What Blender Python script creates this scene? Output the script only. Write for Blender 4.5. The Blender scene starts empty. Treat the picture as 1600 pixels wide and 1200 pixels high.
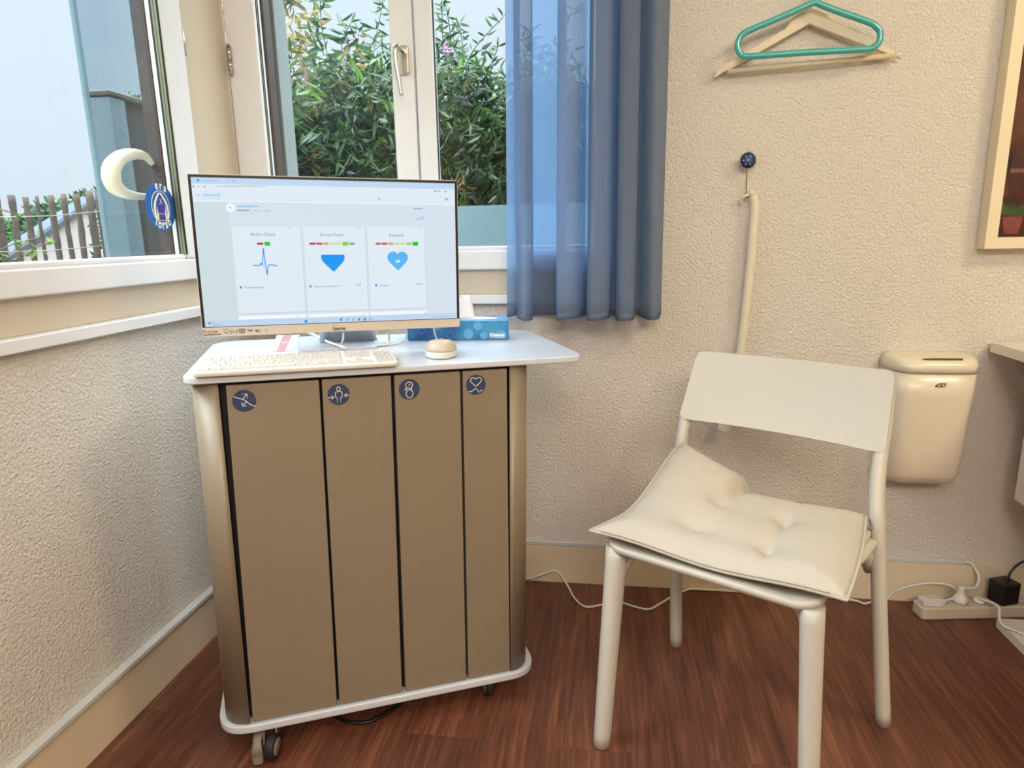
import bpy, bmesh, math, random
from mathutils import Vector as V, Matrix
random.seed(7)
SC = bpy.context.scene
COL = SC.collection
# ------------------------------------------------------------------ camera
cam_d = bpy.data.cameras.new('camera'); cam = bpy.data.objects.new('camera', cam_d); COL.objects.link(cam)
CAM = V((1.0636, -1.8994, 1.05))
RC = Matrix(((0.9898, -0.0126, 0.1421), (0.1414, 0.2170, -0.9659), (-0.0187, 0.9761, 0.2166)))
q = RC.to_quaternion(); RC = q.to_matrix()
cam.matrix_world = Matrix.Translation(CAM) @ RC.to_4x4()
cam_d.sensor_width = 36; cam_d.lens = 1045 / 1600 * 36; cam_d.clip_start = .02
SC.camera = cam
# ------------------------------------------------------------------ view, sky, lights
SC.view_settings.view_transform = 'Standard'; SC.view_settings.look = 'None'
SC.view_settings.gamma = 1; SC.view_settings.use_curve_mapping = False
SC.view_settings.exposure = 0.22
w = bpy.data.worlds.new('sky'); SC.world = w; w.use_nodes = True
nt = w.node_tree; bg = nt.nodes['Background']
tc = nt.nodes.new('ShaderNodeTexCoord'); sx = nt.nodes.new('ShaderNodeSeparateXYZ'); rp = nt.nodes.new('ShaderNodeValToRGB')
nt.links.new(tc.outputs['Generated'], sx.inputs[0]); nt.links.new(sx.outputs[2], rp.inputs[0]); nt.links.new(rp.outputs[0], bg.inputs[0])
rp.color_ramp.elements[0].color = (.72, .86, .97, 1); rp.color_ramp.elements[0].position = .0
rp.color_ramp.elements[1].color = (.78, .90, 1.0, 1); rp.color_ramp.elements[1].position = .70
e_ = rp.color_ramp.elements.new(.38); e_.color = (.053, .062, .070, 1)
rp.color_ramp.elements[0].color = (.048, .055, .062, 1)
bg.inputs[1].default_value = 13.2      # overcast: the zenith several times as bright as the horizon
def area(name, loc, aim, size, power, color):
    l = bpy.data.lights.new(name, 'AREA'); l.shape = 'DISK'; l.size = size; l.energy = power; l.color = color
    o = bpy.data.objects.new(name, l); COL.objects.link(o); o.location = loc
    o.rotation_euler = (V(aim) - V(loc)).to_track_quat('-Z', 'Y').to_euler()
    return o
WARM = (1.0, .86, .50)
area('ceiling_or_fill_light', (2.75, -1.25, 2.38), (2.3, -1.0, 0), .5, 20, WARM)
area('ceiling_or_fill_light', (1.05, -2.35, 2.38), (1.0, -1.3, 0), .9, 11, (1.0, .95, .92))
area('ceiling_or_fill_light', (1.35, -3.42, 2.38), (1.2, -1.0, .2), .9, 36, (1.0, .92, .84))  # unseen lamp added as frontal fill for the lower back wall
area('ceiling_or_fill_light', (2.35, -3.1, 2.38), (1.6, -1.0, .3), .9, 32, (1.0, .90, .72))
# ------------------------------------------------------------------ helpers
def ray(px, py):
    return RC @ V((px - 800, -(py - 600), -1045.))
def onx(px, py, x): r = ray(px, py); return CAM + r * ((x - CAM.x) / r.x)
def ony(px, py, y): r = ray(px, py); return CAM + r * ((y - CAM.y) / r.y)
def onz(px, py, z): r = ray(px, py); return CAM + r * ((z - CAM.z) / r.z)
I4 = Matrix.Identity(4)

def mat(name, col, rough=.5, metal=0., spec=.5, coat=0., noise=None, bump=None, emis=None):
    """col: linear rgb. noise=(scale, amount) colour mottling, bump=(scale, distance, detail)"""
    m = bpy.data.materials.new(name); m.use_nodes = True; n = m.node_tree.nodes; l = m.node_tree.links
    b = n['Principled BSDF']; b.inputs['Base Color'].default_value = (*col, 1); b.inputs['Roughness'].default_value = rough
    b.inputs['Metallic'].default_value = metal; b.inputs['Specular IOR Level'].default_value = spec; b.inputs['Coat Weight'].default_value = coat
    t = n.new('ShaderNodeTexCoord')
    sc, am = noise or (6., .03)
    ns = n.new('ShaderNodeTexNoise'); ns.inputs['Scale'].default_value = sc; ns.inputs['Detail'].default_value = 4
    l.new(t.outputs['Object'], ns.inputs['Vector'])
    cr = n.new('ShaderNodeValToRGB'); cr.color_ramp.elements[0].position = .3; cr.color_ramp.elements[1].position = .7
    cr.color_ramp.elements[0].color = (*[c * (1 - am) for c in col], 1); cr.color_ramp.elements[1].color = (*[min(1, c * (1 + am)) for c in col], 1)
    l.new(ns.outputs[0], cr.inputs[0]); l.new(cr.outputs[0], b.inputs['Base Color'])
    if bump:
        nb = n.new('ShaderNodeTexNoise'); nb.inputs['Scale'].default_value = bump[0]; nb.inputs['Detail'].default_value = bump[2]; nb.inputs['Distortion'].default_value = bump[3] if len(bump) > 3 else 0
        l.new(t.outputs['Object'], nb.inputs['Vector'])
        bp = n.new('ShaderNodeBump'); bp.inputs['Distance'].default_value = bump[1]; bp.inputs['Strength'].default_value = 1
        l.new(nb.outputs[0], bp.inputs['Height']); l.new(bp.outputs[0], b.inputs['Normal'])
    if emis:
        b.inputs['Emission Color'].default_value = (*emis[0], 1); b.inputs['Emission Strength'].default_value = emis[1]
    return m
def s2l(r, g, b):
    f = lambda c: (c / 255 / 12.92) if c <= 10 else ((c / 255 + .055) / 1.055) ** 2.4
    return (f(r), f(g), f(b))
def glow(name, rgb, k=1.0):
    m = bpy.data.materials.new(name); m.use_nodes = True; n = m.node_tree.nodes
    b = n['Principled BSDF']; c = s2l(*rgb)
    b.inputs['Base Color'].default_value = (0, 0, 0, 1); b.inputs['Roughness'].default_value = .35; b.inputs['Specular IOR Level'].default_value = .2
    b.inputs['Emission Color'].default_value = (*c, 1); b.inputs['Emission Strength'].default_value = k
    return m
SCREEN = .87
def glassmat(name, tint, refl=.08, rough=0.0, haze=0.):
    m = bpy.data.materials.new(name); m.use_nodes = True; n = m.node_tree.nodes; l = m.node_tree.links
    n.remove(n['Principled BSDF']); out = n['Material Output']
    tr = n.new('ShaderNodeBsdfTransparent'); tr.inputs[0].default_value = (*tint, 1)
    gl = n.new('ShaderNodeBsdfGlossy'); gl.inputs['Roughness'].default_value = rough
    fr = n.new('ShaderNodeFresnel'); fr.inputs[0].default_value = 1.45
    ge = n.new('ShaderNodeNewGeometry'); iv = n.new('ShaderNodeMath'); iv.operation = 'SUBTRACT'; iv.inputs[0].default_value = 1; l.new(ge.outputs['Backfacing'], iv.inputs[1])
    mu = n.new('ShaderNodeMath'); mu.operation = 'MULTIPLY'; l.new(fr.outputs[0], mu.inputs[0]); l.new(iv.outputs[0], mu.inputs[1])
    mx = n.new('ShaderNodeMixShader'); l.new(mu.outputs[0], mx.inputs[0]); l.new(tr.outputs[0], mx.inputs[1]); l.new(gl.outputs[0], mx.inputs[2])
    if haze:
        df = n.new('ShaderNodeBsdfDiffuse'); df.inputs[0].default_value = (.30, .38, .42, 1)
        tl = n.new('ShaderNodeBsdfTranslucent'); tl.inputs[0].default_value = (.30, .40, .44, 1)
        a = n.new('ShaderNodeMixShader'); l.new(df.outputs[0], a.inputs[1]); l.new(tl.outputs[0], a.inputs[2])
        m2 = n.new('ShaderNodeMixShader'); m2.inputs[0].default_value = haze
        l.new(mx.outputs[0], m2.inputs[1]); l.new(a.outputs[0], m2.inputs[2]); l.new(m2.outputs[0], out.inputs[0])
    else: l.new(mx.outputs[0], out.inputs[0])
    return m
def leafmat(name, col, tl=.4):
    m = bpy.data.materials.new(name); m.use_nodes = True; n = m.node_tree.nodes; l = m.node_tree.links
    b = n['Principled BSDF']; out = n['Material Output']; b.inputs['Roughness'].default_value = .45
    t = n.new('ShaderNodeTexCoord'); ns = n.new('ShaderNodeTexNoise'); ns.inputs['Scale'].default_value = 9
    l.new(t.outputs['Object'], ns.inputs['Vector']); cr = n.new('ShaderNodeValToRGB')
    cr.color_ramp.elements[0].color = (*[c * .6 for c in col], 1); cr.color_ramp.elements[1].color = (*[min(1, c * 1.4) for c in col], 1)
    cr.color_ramp.elements[0].position = .35; cr.color_ramp.elements[1].position = .65
    l.new(ns.outputs[0], cr.inputs[0]); l.new(cr.outputs[0], b.inputs['Base Color'])
    tn = n.new('ShaderNodeBsdfTranslucent'); l.new(cr.outputs[0], tn.inputs[0])
    mx = n.new('ShaderNodeMixShader'); mx.inputs[0].default_value = tl
    l.new(b.outputs[0], mx.inputs[1]); l.new(tn.outputs[0], mx.inputs[2]); l.new(mx.outputs[0], out.inputs[0])
    return m

class MB:
    """collects shapes; build() links them as one mesh object"""
    def __init__(s): s.v = []; s.f = []; s.m = []; s.sm = []
    def add(s, vs, fs, mi=0, smooth=False):
        o = len(s.v); s.v += [V(p) for p in vs]
        for f in fs: s.f.append([i + o for i in f]); s.m.append(mi); s.sm.append(smooth)
        return s
    def box(s, a, b, mi=0, M=None):
        x0, y0, z0 = a; x1, y1, z1 = b
        x0, x1 = min(x0, x1), max(x0, x1); y0, y1 = min(y0, y1), max(y0, y1); z0, z1 = min(z0, z1), max(z0, z1)
        vs = [V(p) for p in ((x0, y0, z0), (x1, y0, z0), (x1, y1, z0), (x0, y1, z0), (x0, y0, z1), (x1, y0, z1), (x1, y1, z1), (x0, y1, z1))]
        if M: vs = [M @ p for p in vs]
        return s.add(vs, [(0, 3, 2, 1), (4, 5, 6, 7), (0, 1, 5, 4), (1, 2, 6, 5), (2, 3, 7, 6), (3, 0, 4, 7)], mi)
    def loft(s, rings, mi=0, smooth=True, caps=True, closed=False):
        n = len(rings[0]); vs = [p for r in rings for p in r]; fs = []
        m = len(rings)
        for i in range(m if closed else m - 1):
            for j in range(n):
                a = i * n + j; b = i * n + (j + 1) % n; i2 = (i + 1) % m
                fs.append((a, b, i2 * n + (j + 1) % n, i2 * n + j))
        s.add(vs, fs, mi, smooth)
        if caps and not closed:
            o = len(s.v) - len(vs)
            s.f.append([o + j for j in range(n)][::-1]); s.m.append(mi); s.sm.append(False)
            s.f.append([o + (m - 1) * n + j for j in range(n)]); s.m.append(mi); s.sm.append(False)
        return s
    def prism(s, poly, d, mi=0, smooth=False):
        """poly: 3D points (planar, ccw seen from +d); d: extrusion vector"""
        d = V(d); r0 = [V(p) for p in poly]; r1 = [p + d for p in r0]
        return s.loft([r0, r1], mi, smooth)
    def tube(s, pts, r, mi=0, n=10, closed=False, flat=1.0, up=None):
        pts = [V(p) for p in pts]; rings = []; m = len(pts); prev = None
        rs = r if isinstance(r, (list, tuple)) else [r] * m
        for i, p in enumerate(pts):
            if closed: t = (pts[(i + 1) % m] - pts[i - 1])
            else: t = pts[min(i + 1, m - 1)] - pts[max(i - 1, 0)]
            t.normalize()
            if prev is None:
                a = V(up) if up else (V((0, 0, 1)) if abs(t.z) < .9 else V((1, 0, 0)))
            else: a = prev
            u = (a - t * a.dot(t)).normalized(); prev = u; w_ = t.cross(u)
            rings.append([p + u * math.cos(k * 2 * math.pi / n) * rs[i] + w_ * math.sin(k * 2 * math.pi / n) * rs[i] * flat for k in range(n)])
        return s.loft(rings, mi, True, not closed, closed)
    def lathe(s, prof, c, axis=(0, 0, 1), n=28, mi=0):
        ax = V(axis).normalized(); a = V((1, 0, 0)) if abs(ax.x) < .9 else V((0, 1, 0)); u = (a - ax * a.dot(ax)).normalized(); w_ = ax.cross(u); c = V(c)
        return s.loft([[c + ax * h + (u * math.cos(k * 2 * math.pi / n) + w_ * math.sin(k * 2 * math.pi / n)) * max(r, 1e-5) for k in range(n)] for r, h in prof], mi, True, True)
    def flat(s, pts, mi=0): return s.add(pts, [list(range(len(pts)))], mi)
    def build(s, name, mats, parent=None, F=None, bevel=0, seg=2, sub=0, weld=False, auto=False):
        me = bpy.data.meshes.new(name)
        M = (F or I4)
        if parent is not None: M = parent_world(parent).inverted() @ M
        me.from_pydata([tuple(M @ p) for p in s.v], [], s.f)
        for m in (mats if isinstance(mats, (list, tuple)) else [mats]): me.materials.append(m)
        me.polygons.foreach_set('material_index', s.m); me.polygons.foreach_set('use_smooth', s.sm)
        bm = bmesh.new(); bm.from_mesh(me)
        if weld: bmesh.ops.remove_doubles(bm, verts=bm.verts, dist=1e-5)
        closed_all = all(e.is_manifold for e in bm.edges)
        if closed_all: bmesh.ops.recalc_face_normals(bm, faces=bm.faces)
        bm.to_mesh(me); bm.free(); me.update()
        o = bpy.data.objects.new(name, me); COL.objects.link(o)
        if parent is not None: o.parent = parent; WORLD[o.name] = parent_world(parent)
        else: WORLD[o.name] = I4
        if bevel:
            b = o.modifiers.new('bevel', 'BEVEL'); b.width = bevel; b.segments = seg; b.limit_method = 'ANGLE'; b.angle_limit = .6; b.harden_normals = False
            for p in me.polygons: p.use_smooth = True
            e = o.modifiers.new('wn', 'WEIGHTED_NORMAL'); e.keep_sharp = True; e.weight = 80
        if sub:
            u = o.modifiers.new('sub', 'SUBSURF'); u.levels = sub; u.render_levels = sub
        return o
WORLD = {}
def parent_world(o): return WORLD[o.name]
def rrect(x0, y0, x1, y1, r, n=6, rs=None):
    """rounded rectangle, ccw from the lower-left corner, 2D"""
    rs = rs or [r] * 4; out = []
    for (cx, cy, a0, rr) in ((x0 + rs[0], y0 + rs[0], 180, rs[0]), (x1 - rs[1], y0 + rs[1], 270, rs[1]), (x1 - rs[2], y1 - rs[2], 0, rs[2]), (x0 + rs[3], y1 - rs[3], 90, rs[3])):
        for k in range(n + 1):
            a = math.radians(a0 + 90 * k / n); out.append((cx + rr * math.cos(a), cy + rr * math.sin(a)))
    return out
def rpoly(pts, rad, n=7):
    """round the corners of a 2D polygon"""
    out = []; m = len(pts)
    for i in range(m):
        p = V(pts[i]); a = V(pts[i - 1]); b = V(pts[(i + 1) % m]); r = rad[i] if isinstance(rad, (list, tuple)) else rad
        da = (a - p).normalized(); db = (b - p).normalized(); A = p + da * r; B = p + db * r
        for k in range(n + 1):
            t = k / n; out.append(tuple(A * (1 - t) ** 2 + p * 2 * t * (1 - t) + B * t * t))
    return out
def cr(pts, n=6, closed=False):
    P = [V(p) for p in pts]; out = []; m = len(P)
    for i in range(m if closed else m - 1):
        g = (lambda k: P[k % m]) if closed else (lambda k: P[max(0, min(m - 1, k))])
        p0, p1, p2, p3 = g(i - 1), g(i), g(i + 1), g(i + 2)
        for k in range(n):
            t = k / n
            out.append(.5 * ((2 * p1) + (p2 - p0) * t + (2 * p0 - 5 * p1 + 4 * p2 - p3) * t * t + (3 * p1 - p0 - 3 * p2 + p3) * t ** 3))
    if not closed: out.append(P[-1])
    return out
def tag(o, label, cat, group=None):
    o['label'] = label; o['category'] = cat
    if group: o['group'] = group
    return o
def thing(name, label, cat, loc, F=None, group=None):
    o = bpy.data.objects.new(name, None); COL.objects.link(o); o.empty_display_size = .05
    M = (F or I4) @ Matrix.Translation(V(loc)); o.matrix_world = M; WORLD[o.name] = M
    return tag(o, label, cat, group)
def struct(o): o['kind'] = 'structure'; return o
def text_mesh(s, size, bold=0., align='CENTER'):
    c = bpy.data.curves.new('t', 'FONT'); c.body = s; c.size = size; c.align_x = align; c.offset = bold; c.resolution_u = 3
    o = bpy.data.objects.new('t', c); COL.objects.link(o); dg = bpy.context.evaluated_depsgraph_get(); dg.update()
    me = bpy.data.meshes.new_from_object(o.evaluated_get(dg)); vs = [V(v.co) for v in me.vertices]; fs = [list(p.vertices) for p in me.polygons]
    bpy.data.objects.remove(o); bpy.data.meshes.remove(me); bpy.data.curves.remove(c)
    return vs, fs

# ------------------------------------------------------------------ materials
M = {}
M['wall'] = mat('plaster', s2l(226, 218, 207), .9, noise=(2.5, .015), bump=(150, .0075, 5, .6))
M['white_frame'] = mat('window_paint', s2l(228, 225, 224), .35, noise=(3, .01))
M['cream_frame'] = mat('cream_paint', s2l(200, 183, 160), .45, noise=(3, .015))
M['base'] = mat('baseboard_paint', s2l(224, 205, 178), .45, noise=(4, .03))
M['base_top'] = mat('baseboard_strip', s2l(205, 205, 202), .4)
M['ceil'] = mat('ceiling_paint', (.8, .78, .74), .9)
M['steel'] = mat('cabinet_metal', s2l(144, 129, 109), .45, metal=.15, noise=(30, .015))
M['white_lam'] = mat('white_laminate', s2l(206, 209, 217), .25, coat=.2)
M['edge'] = mat('laminate_edge', s2l(226, 214, 190), .4)
M['dark'] = mat('dark_gap', (.006, .006, .006), .6)
M['plastic_w'] = mat('white_plastic', s2l(218, 214, 206), .35)
M['key'] = mat('key_plastic', s2l(198, 189, 180), .45)
M['bezel'] = mat('monitor_cream', s2l(200, 184, 164), .4)
M['black'] = mat('black_plastic', (.006, .005, .005), .35)
M['chrome'] = mat('satin_steel', (.55, .5, .42), .25, metal=1)
M['silver'] = mat('silver_plastic', s2l(185, 190, 200), .35, metal=.3)
M['brass'] = mat('hook_brass', s2l(160, 120, 70), .35, metal=.8)
M['badge'] = mat('badge_blue', s2l(52, 66, 98), .4)
M['badge_line'] = mat('badge_white', s2l(225, 220, 210), .5)
M['rubber'] = mat('caster_rubber', (.012, .011, .011), .6)
M['grey_pl'] = mat('grey_plastic', s2l(130, 118, 105), .5)
M['chair'] = mat('chair_plastic', s2l(202, 196, 184), .42, noise=(8, .015))
M['cushion'] = mat('cushion_fabric', s2l(192, 183, 170), .95, noise=(30, .02), bump=(420, .0007, 2))
M['piping'] = mat('piping', s2l(150, 138, 122), .9)
M['bin'] = mat('bin_plastic', s2l(226, 213, 190), .3, coat=.2)
M['teal'] = mat('teal_plastic', s2l(70, 168, 165), .2, coat=.5)
M['hanger_w'] = mat('hanger_white', s2l(222, 206, 180), .5)
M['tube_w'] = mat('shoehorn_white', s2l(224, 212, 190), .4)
M['logo'] = mat('logo_brown', s2l(90, 75, 55), .5)
M['brown_ext'] = mat('brown_aluminium', s2l(70, 54, 48), .5)
M['grey_ext'] = mat('grey_render', s2l(120, 126, 128), .7, bump=(60, .002, 3))
M['seal'] = mat('window_seal', (.02, .025, .02), .6)
M['spacer'] = mat('glazing_spacer', s2l(140, 140, 115), .3, metal=.5)
M['glass'] = glassmat('window_glass', (.97, .99, .985))
M['glass_ext'] = glassmat('outer_glass', (.72, .78, .82))
M['frost'] = glassmat('frosted_glass', (.8, .9, .92), haze=.55)
M['blue_st'] = mat('sticker_blue', s2l(30, 92, 168), .4)
M['purple_st'] = mat('sticker_purple', s2l(70, 48, 130), .5)
M['cream_st'] = mat('sticker_cream', s2l(240, 232, 205), .5)
M['tissue'] = mat('tissue', s2l(238, 238, 240), .9)
M['card'] = mat('card_white', s2l(240, 240, 242), .5)
M['pink'] = mat('card_pink', s2l(225, 115, 122), .5)
M['wood_post'] = mat('weathered_wood', s2l(72, 58, 48), .9, noise=(14, .35), bump=(40, .006, 4))
M['house'] = mat('house_render', s2l(150, 138, 136), .9)
M['roof'] = mat('roof_edge', s2l(128, 134, 145), .7)
M['roof_d'] = mat('roof_dark', s2l(50, 52, 62), .8)
M['bark'] = mat('bark', s2l(85, 66, 52), .9)
M['ground'] = mat('garden_soil', s2l(90, 100, 70), .95, noise=(3, .3))
M['lamp'] = glow('lamp_diffuser', (255, 235, 200), 6)

def curtain_mat():
    m = bpy.data.materials.new('curtain_voile'); m.use_nodes = True; n = m.node_tree.nodes; l = m.node_tree.links
    b = n['Principled BSDF']; out = n['Material Output']; b.inputs['Roughness'].default_value = .8; b.inputs['Base Color'].default_value = (*s2l(150, 154, 164), 1)
    t = n.new('ShaderNodeTexCoord'); wv = n.new('ShaderNodeTexNoise'); wv.inputs['Scale'].default_value = 300
    l.new(t.outputs['Object'], wv.inputs['Vector']); bp = n.new('ShaderNodeBump'); bp.inputs['Distance'].default_value = .0006
    l.new(wv.outputs[0], bp.inputs['Height']); l.new(bp.outputs[0], b.inputs['Normal'])
    tl = n.new('ShaderNodeBsdfTranslucent'); tl.inputs[0].default_value = (*s2l(150, 188, 228), 1)
    tr = n.new('ShaderNodeBsdfTransparent'); tr.inputs[0].default_value = (.84, .92, 1, 1)
    a = n.new('ShaderNodeMixShader'); a.inputs[0].default_value = .45; l.new(b.outputs[0], a.inputs[1]); l.new(tl.outputs[0], a.inputs[2])
    c = n.new('ShaderNodeMixShader'); c.inputs[0].default_value = .46; l.new(a.outputs[0], c.inputs[1]); l.new(tr.outputs[0], c.inputs[2])
    l.new(c.outputs[0], out.inputs[0]); return m
M['curtain'] = curtain_mat()

def floor_mat():
    m = bpy.data.materials.new('wood_vinyl'); m.use_nodes = True; n = m.node_tree.nodes; l = m.node_tree.links
    b = n['Principled BSDF']; b.inputs['Roughness'].default_value = .42; b.inputs['Specular IOR Level'].default_value = .45
    t = n.new('ShaderNodeTexCoord')
    mp = n.new('ShaderNodeMapping'); mp.inputs['Rotation'].default_value = (0, 0, math.radians(90)); l.new(t.outputs['Object'], mp.inputs[0])
    br = n.new('ShaderNodeTexBrick'); br.inputs['Scale'].default_value = 1; br.inputs['Brick Width'].default_value = 1.1; br.inputs['Row Height'].default_value = .16
    br.inputs['Mortar Size'].default_value = .0006; br.offset = .37; br.inputs['Color1'].default_value = (0, 0, 0, 1); br.inputs['Color2'].default_value = (1, 1, 1, 1); br.inputs['Mortar'].default_value = (.3, .3, .3, 1)
    l.new(mp.outputs[0], br.inputs[0])
    # per-plank offset of the grain
    sep = n.new('ShaderNodeSeparateColor'); l.new(br.outputs[0], sep.inputs[0])
    ml = n.new('ShaderNodeMath'); ml.operation = 'MULTIPLY'; ml.inputs[1].default_value = 7.3; l.new(sep.outputs[0], ml.inputs[0])
    cb = n.new('ShaderNodeCombineXYZ'); l.new(ml.outputs[0], cb.inputs[1]); l.new(ml.outputs[0], cb.inputs[0])
    ad = n.new('ShaderNodeVectorMath'); ad.operation = 'ADD'; l.new(t.outputs['Object'], ad.inputs[0]); l.new(cb.outputs[0], ad.inputs[1])
    m1 = n.new('ShaderNodeMapping'); m1.inputs['Scale'].default_value = (55, 2.6, 1); l.new(ad.outputs[0], m1.inputs[0])
    g1 = n.new('ShaderNodeTexNoise'); g1.inputs['Scale'].default_value = 1.6; g1.inputs['Detail'].default_value = 8; g1.inputs['Roughness'].default_value = .65; g1.inputs['Distortion'].default_value = .5; l.new(m1.outputs[0], g1.inputs[0])
    m2 = n.new('ShaderNodeMapping'); m2.inputs['Scale'].default_value = (9, 1.5, 1); l.new(ad.outputs[0], m2.inputs[0])
    g2 = n.new('ShaderNodeTexNoise'); g2.inputs['Scale'].default_value = 1.2; g2.inputs['Detail'].default_value = 4; g2.inputs['Distortion'].default_value = 1.3; l.new(m2.outputs[0], g2.inputs[0])
    c1 = n.new('ShaderNodeValToRGB'); e = c1.color_ramp.elements; e[0].position = .32; e[0].color = (*s2l(66, 35, 26), 1); e[1].position = .72; e[1].color = (*s2l(150, 97, 70), 1)
    e2 = c1.color_ramp.elements.new(.5); e2.color = (*s2l(104, 61, 46), 1)
    mx0 = n.new('ShaderNodeMath'); mx0.operation = 'MULTIPLY_ADD'; mx0.inputs[1].default_value = .6; l.new(g1.outputs[0], mx0.inputs[0])
    mx1 = n.new('ShaderNodeMath'); mx1.operation = 'MULTIPLY'; mx1.inputs[1].default_value = .4; l.new(g2.outputs[0], mx1.inputs[0]); l.new(mx1.outputs[0], mx0.inputs[2])
    l.new(mx0.outputs[0], c1.inputs[0])
    hs = n.new('ShaderNodeHueSaturation'); mr = n.new('ShaderNodeMapRange'); mr.inputs[3].default_value = .82; mr.inputs[4].default_value = 1.16; l.new(sep.outputs[0], mr.inputs[0]); l.new(mr.outputs[0], hs.inputs['Value']); l.new(c1.outputs[0], hs.inputs['Color'])
    l.new(hs.outputs[0], b.inputs['Base Color'])
    bp = n.new('ShaderNodeBump'); bp.inputs['Distance'].default_value = .0008; l.new(g1.outputs[0], bp.inputs['Height']); l.new(bp.outputs[0], b.inputs['Normal'])
    return m
M['floor'] = floor_mat()

# ------------------------------------------------------------------ the room
H = 2.45; XR = 3.9; YB = -3.9; T = .16
struct(MB().box((0, YB, -.05), (XR, 0, 0)).build('floor', M['floor']))
struct(MB().box((0, YB, H), (XR, 0, H + .05)).build('ceiling', M['ceil']))
WX = 1.12; WZ0 = .86; WZ1 = 2.22; WY = -1.62
b = MB(); b.box((0, 0, 0), (WX, T, WZ0)); b.box((WX, 0, 0), (XR, T, H)); b.box((0, 0, WZ1), (WX, T, H)); struct(b.build('wall_back', M['wall']))
b = MB(); b.box((-T, WY, 0), (0, T, WZ0)); b.box((-T, YB, 0), (0, WY, H)); b.box((-T, WY, WZ1), (0, 0, H)); struct(b.build('wall_left', M['wall']))
struct(MB().box((XR, YB, 0), (XR + .1, T, H)).build('wall_right', M['wall']))
struct(MB().box((-T, YB - .1, 0), (XR + .1, YB, H)).build('wall_front', M['wall']))
b = MB(); b.box((.012, -.013, 0), (XR, 0, .1215)); o = b.build('baseboard_back', M['base'], bevel=.001); struct(o)
b = MB(); b.box((0, YB, 0), (.013, 0, .124)); o = b.build('baseboard_left', M['base'], bevel=.001); struct(o)
MB().box((0, YB, .124), (.022, 0, .137)).build('top_strip', M['base_top'], o, bevel=.003)

# --- left window (window_1)
def ring(b, axis, c0, c1, lo, hi, wd, mi=0):
    """rectangular frame; axis 'y' -> lies in a x-z plane, 'x' -> in a y-z plane; lo/hi=(h, z); wd=(left, right, bottom, top)"""
    l, r, bo, to = wd
    for (h0, z0, h1, z1) in ((lo[0], lo[1], hi[0], lo[1] + bo), (lo[0], hi[1] - to, hi[0], hi[1]), (lo[0], lo[1] + bo, lo[0] + l, hi[1] - to), (hi[0] - r, lo[1] + bo, hi[0], hi[1] - to)):
        if axis == 'y': b.box((h0, c0, z0), (h1, c1, z1), mi)
        else: b.box((c0, h0, z0), (c1, h1, z1), mi)
    return b
win1 = ring(MB(), 'x', -.09, -.004, (WY, .887), (-.0, WZ1), (.07, .215, .069, .06)).build('window_1', M['cream_frame'], bevel=.002); struct(win1)
MB().box((-.03, WY, .861), (.022, -.002, .887)).build('window_sill', M['white_frame'], win1, bevel=.003)
s1 = ring(MB(), 'x', -.024, .014, (WY + .06, .956), (-.230, 2.17), (.087, .087, .052, .08)).build('sash', M['white_frame'], win1, bevel=.005, seg=3)
MB().box((-.008, WY + .149, 1.006), (.009, -.319, 1.020)).build('glazing_bead', M['white_frame'], s1, bevel=.005, seg=3)
b = MB()
for x0, x1, mi in ((.0035, .012, 1), (.002, .0035, 0), (-.003, .002, 1), (-.0085, -.003, 0), (.010, .0125, 0)):
    b.box((x0, -.3205, 1.02), (x1, -.3165, 2.088), mi)
b.build('seal', [M['seal'], M['spacer']], s1)
MB().box((-.0115, WY + .145, 1.01), (-.0085, -.315, 2.092)).build('pane', M['glass'], s1)
hg = MB(); hg.tube([(.006, -.224, 1.503), (.006, -.224, 1.562)], .006, n=12); hg.build('hinge', M['chrome'], win1)

# --- back window (window_2) with two sashes
win2 = ring(MB(), 'y', .004, .09, (0.0, .887), (WX, WZ1), (.03, .06, .069, .06)).build('window_2', M['cream_frame'], bevel=.002); struct(win2)
MB().box((.023, -.022, .861), (WX + .01, .03, .887)).build('window_sill', M['white_frame'], win2, bevel=.003)
def sash(x0, x1, l, r):
    s = ring(MB(), 'y', -.014, .026, (x0, .958), (x1, 2.17), (l, r, .052, .08)).build('sash', M['white_frame'], win2, bevel=.004, seg=3)
    MB().box((x0 + l, -.008, 1.008), (x1 - r, .012, 1.022)).build('glazing_bead', M['white_frame'], s, bevel=.004, seg=3)
    b = MB(); b.box((x0 + l - .002, -.002, 1.02), (x0 + l + .002, .000, 2.09), 0); b.box((x0 + l - .002, .006, 1.02), (x0 + l + .002, .009, 2.09), 0); b.build('seal', [M['seal']], s)
    MB().box((x0 + l - .003, .012, 1.005), (x1 - r + .003, .016, 2.094)).build('pane', M['glass'], s); return s
sL = sash(.003, .536, .090, .063); sR = sash(.541, WX - .03, .048, .07)
b = MB(); b.tube([(-0.0 + .012, -.02, 1.545), (.012, -.02, 1.574)], .0075, n=14); b.tube([(.012, -.02, 1.512), (.012, -.02, 1.542)], .0075, n=14); b.tube([(.012, -.02, 1.50), (.012, -.02, 1.58)], .005, n=10)
b.build('hinge', M['chrome'], win2)
hx = .510
hr = MB().prism([(x, -.014, z) for x, z in rrect(hx - .014, 1.478, hx + .014, 1.55, .007)], (0, -.011, 0)).build('window_handle', M['chrome'], win2, bevel=.002)
b = MB(); P_ = cr([(hx, -.02, 1.536), (hx - .001, -.048, 1.538), (hx - .008, -.060, 1.534), (hx - .008, -.062, 1.50), (hx - .003, -.062, 1.46), (hx + .002, -.061, 1.418)], 6); b.tube(P_, [.0078] * 12 + [.0078 - .003 * i / (len(P_) - 13) for i in range(len(P_) - 12)], n=12, flat=.8)
b.build('lever', M['chrome'], hr)

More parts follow.
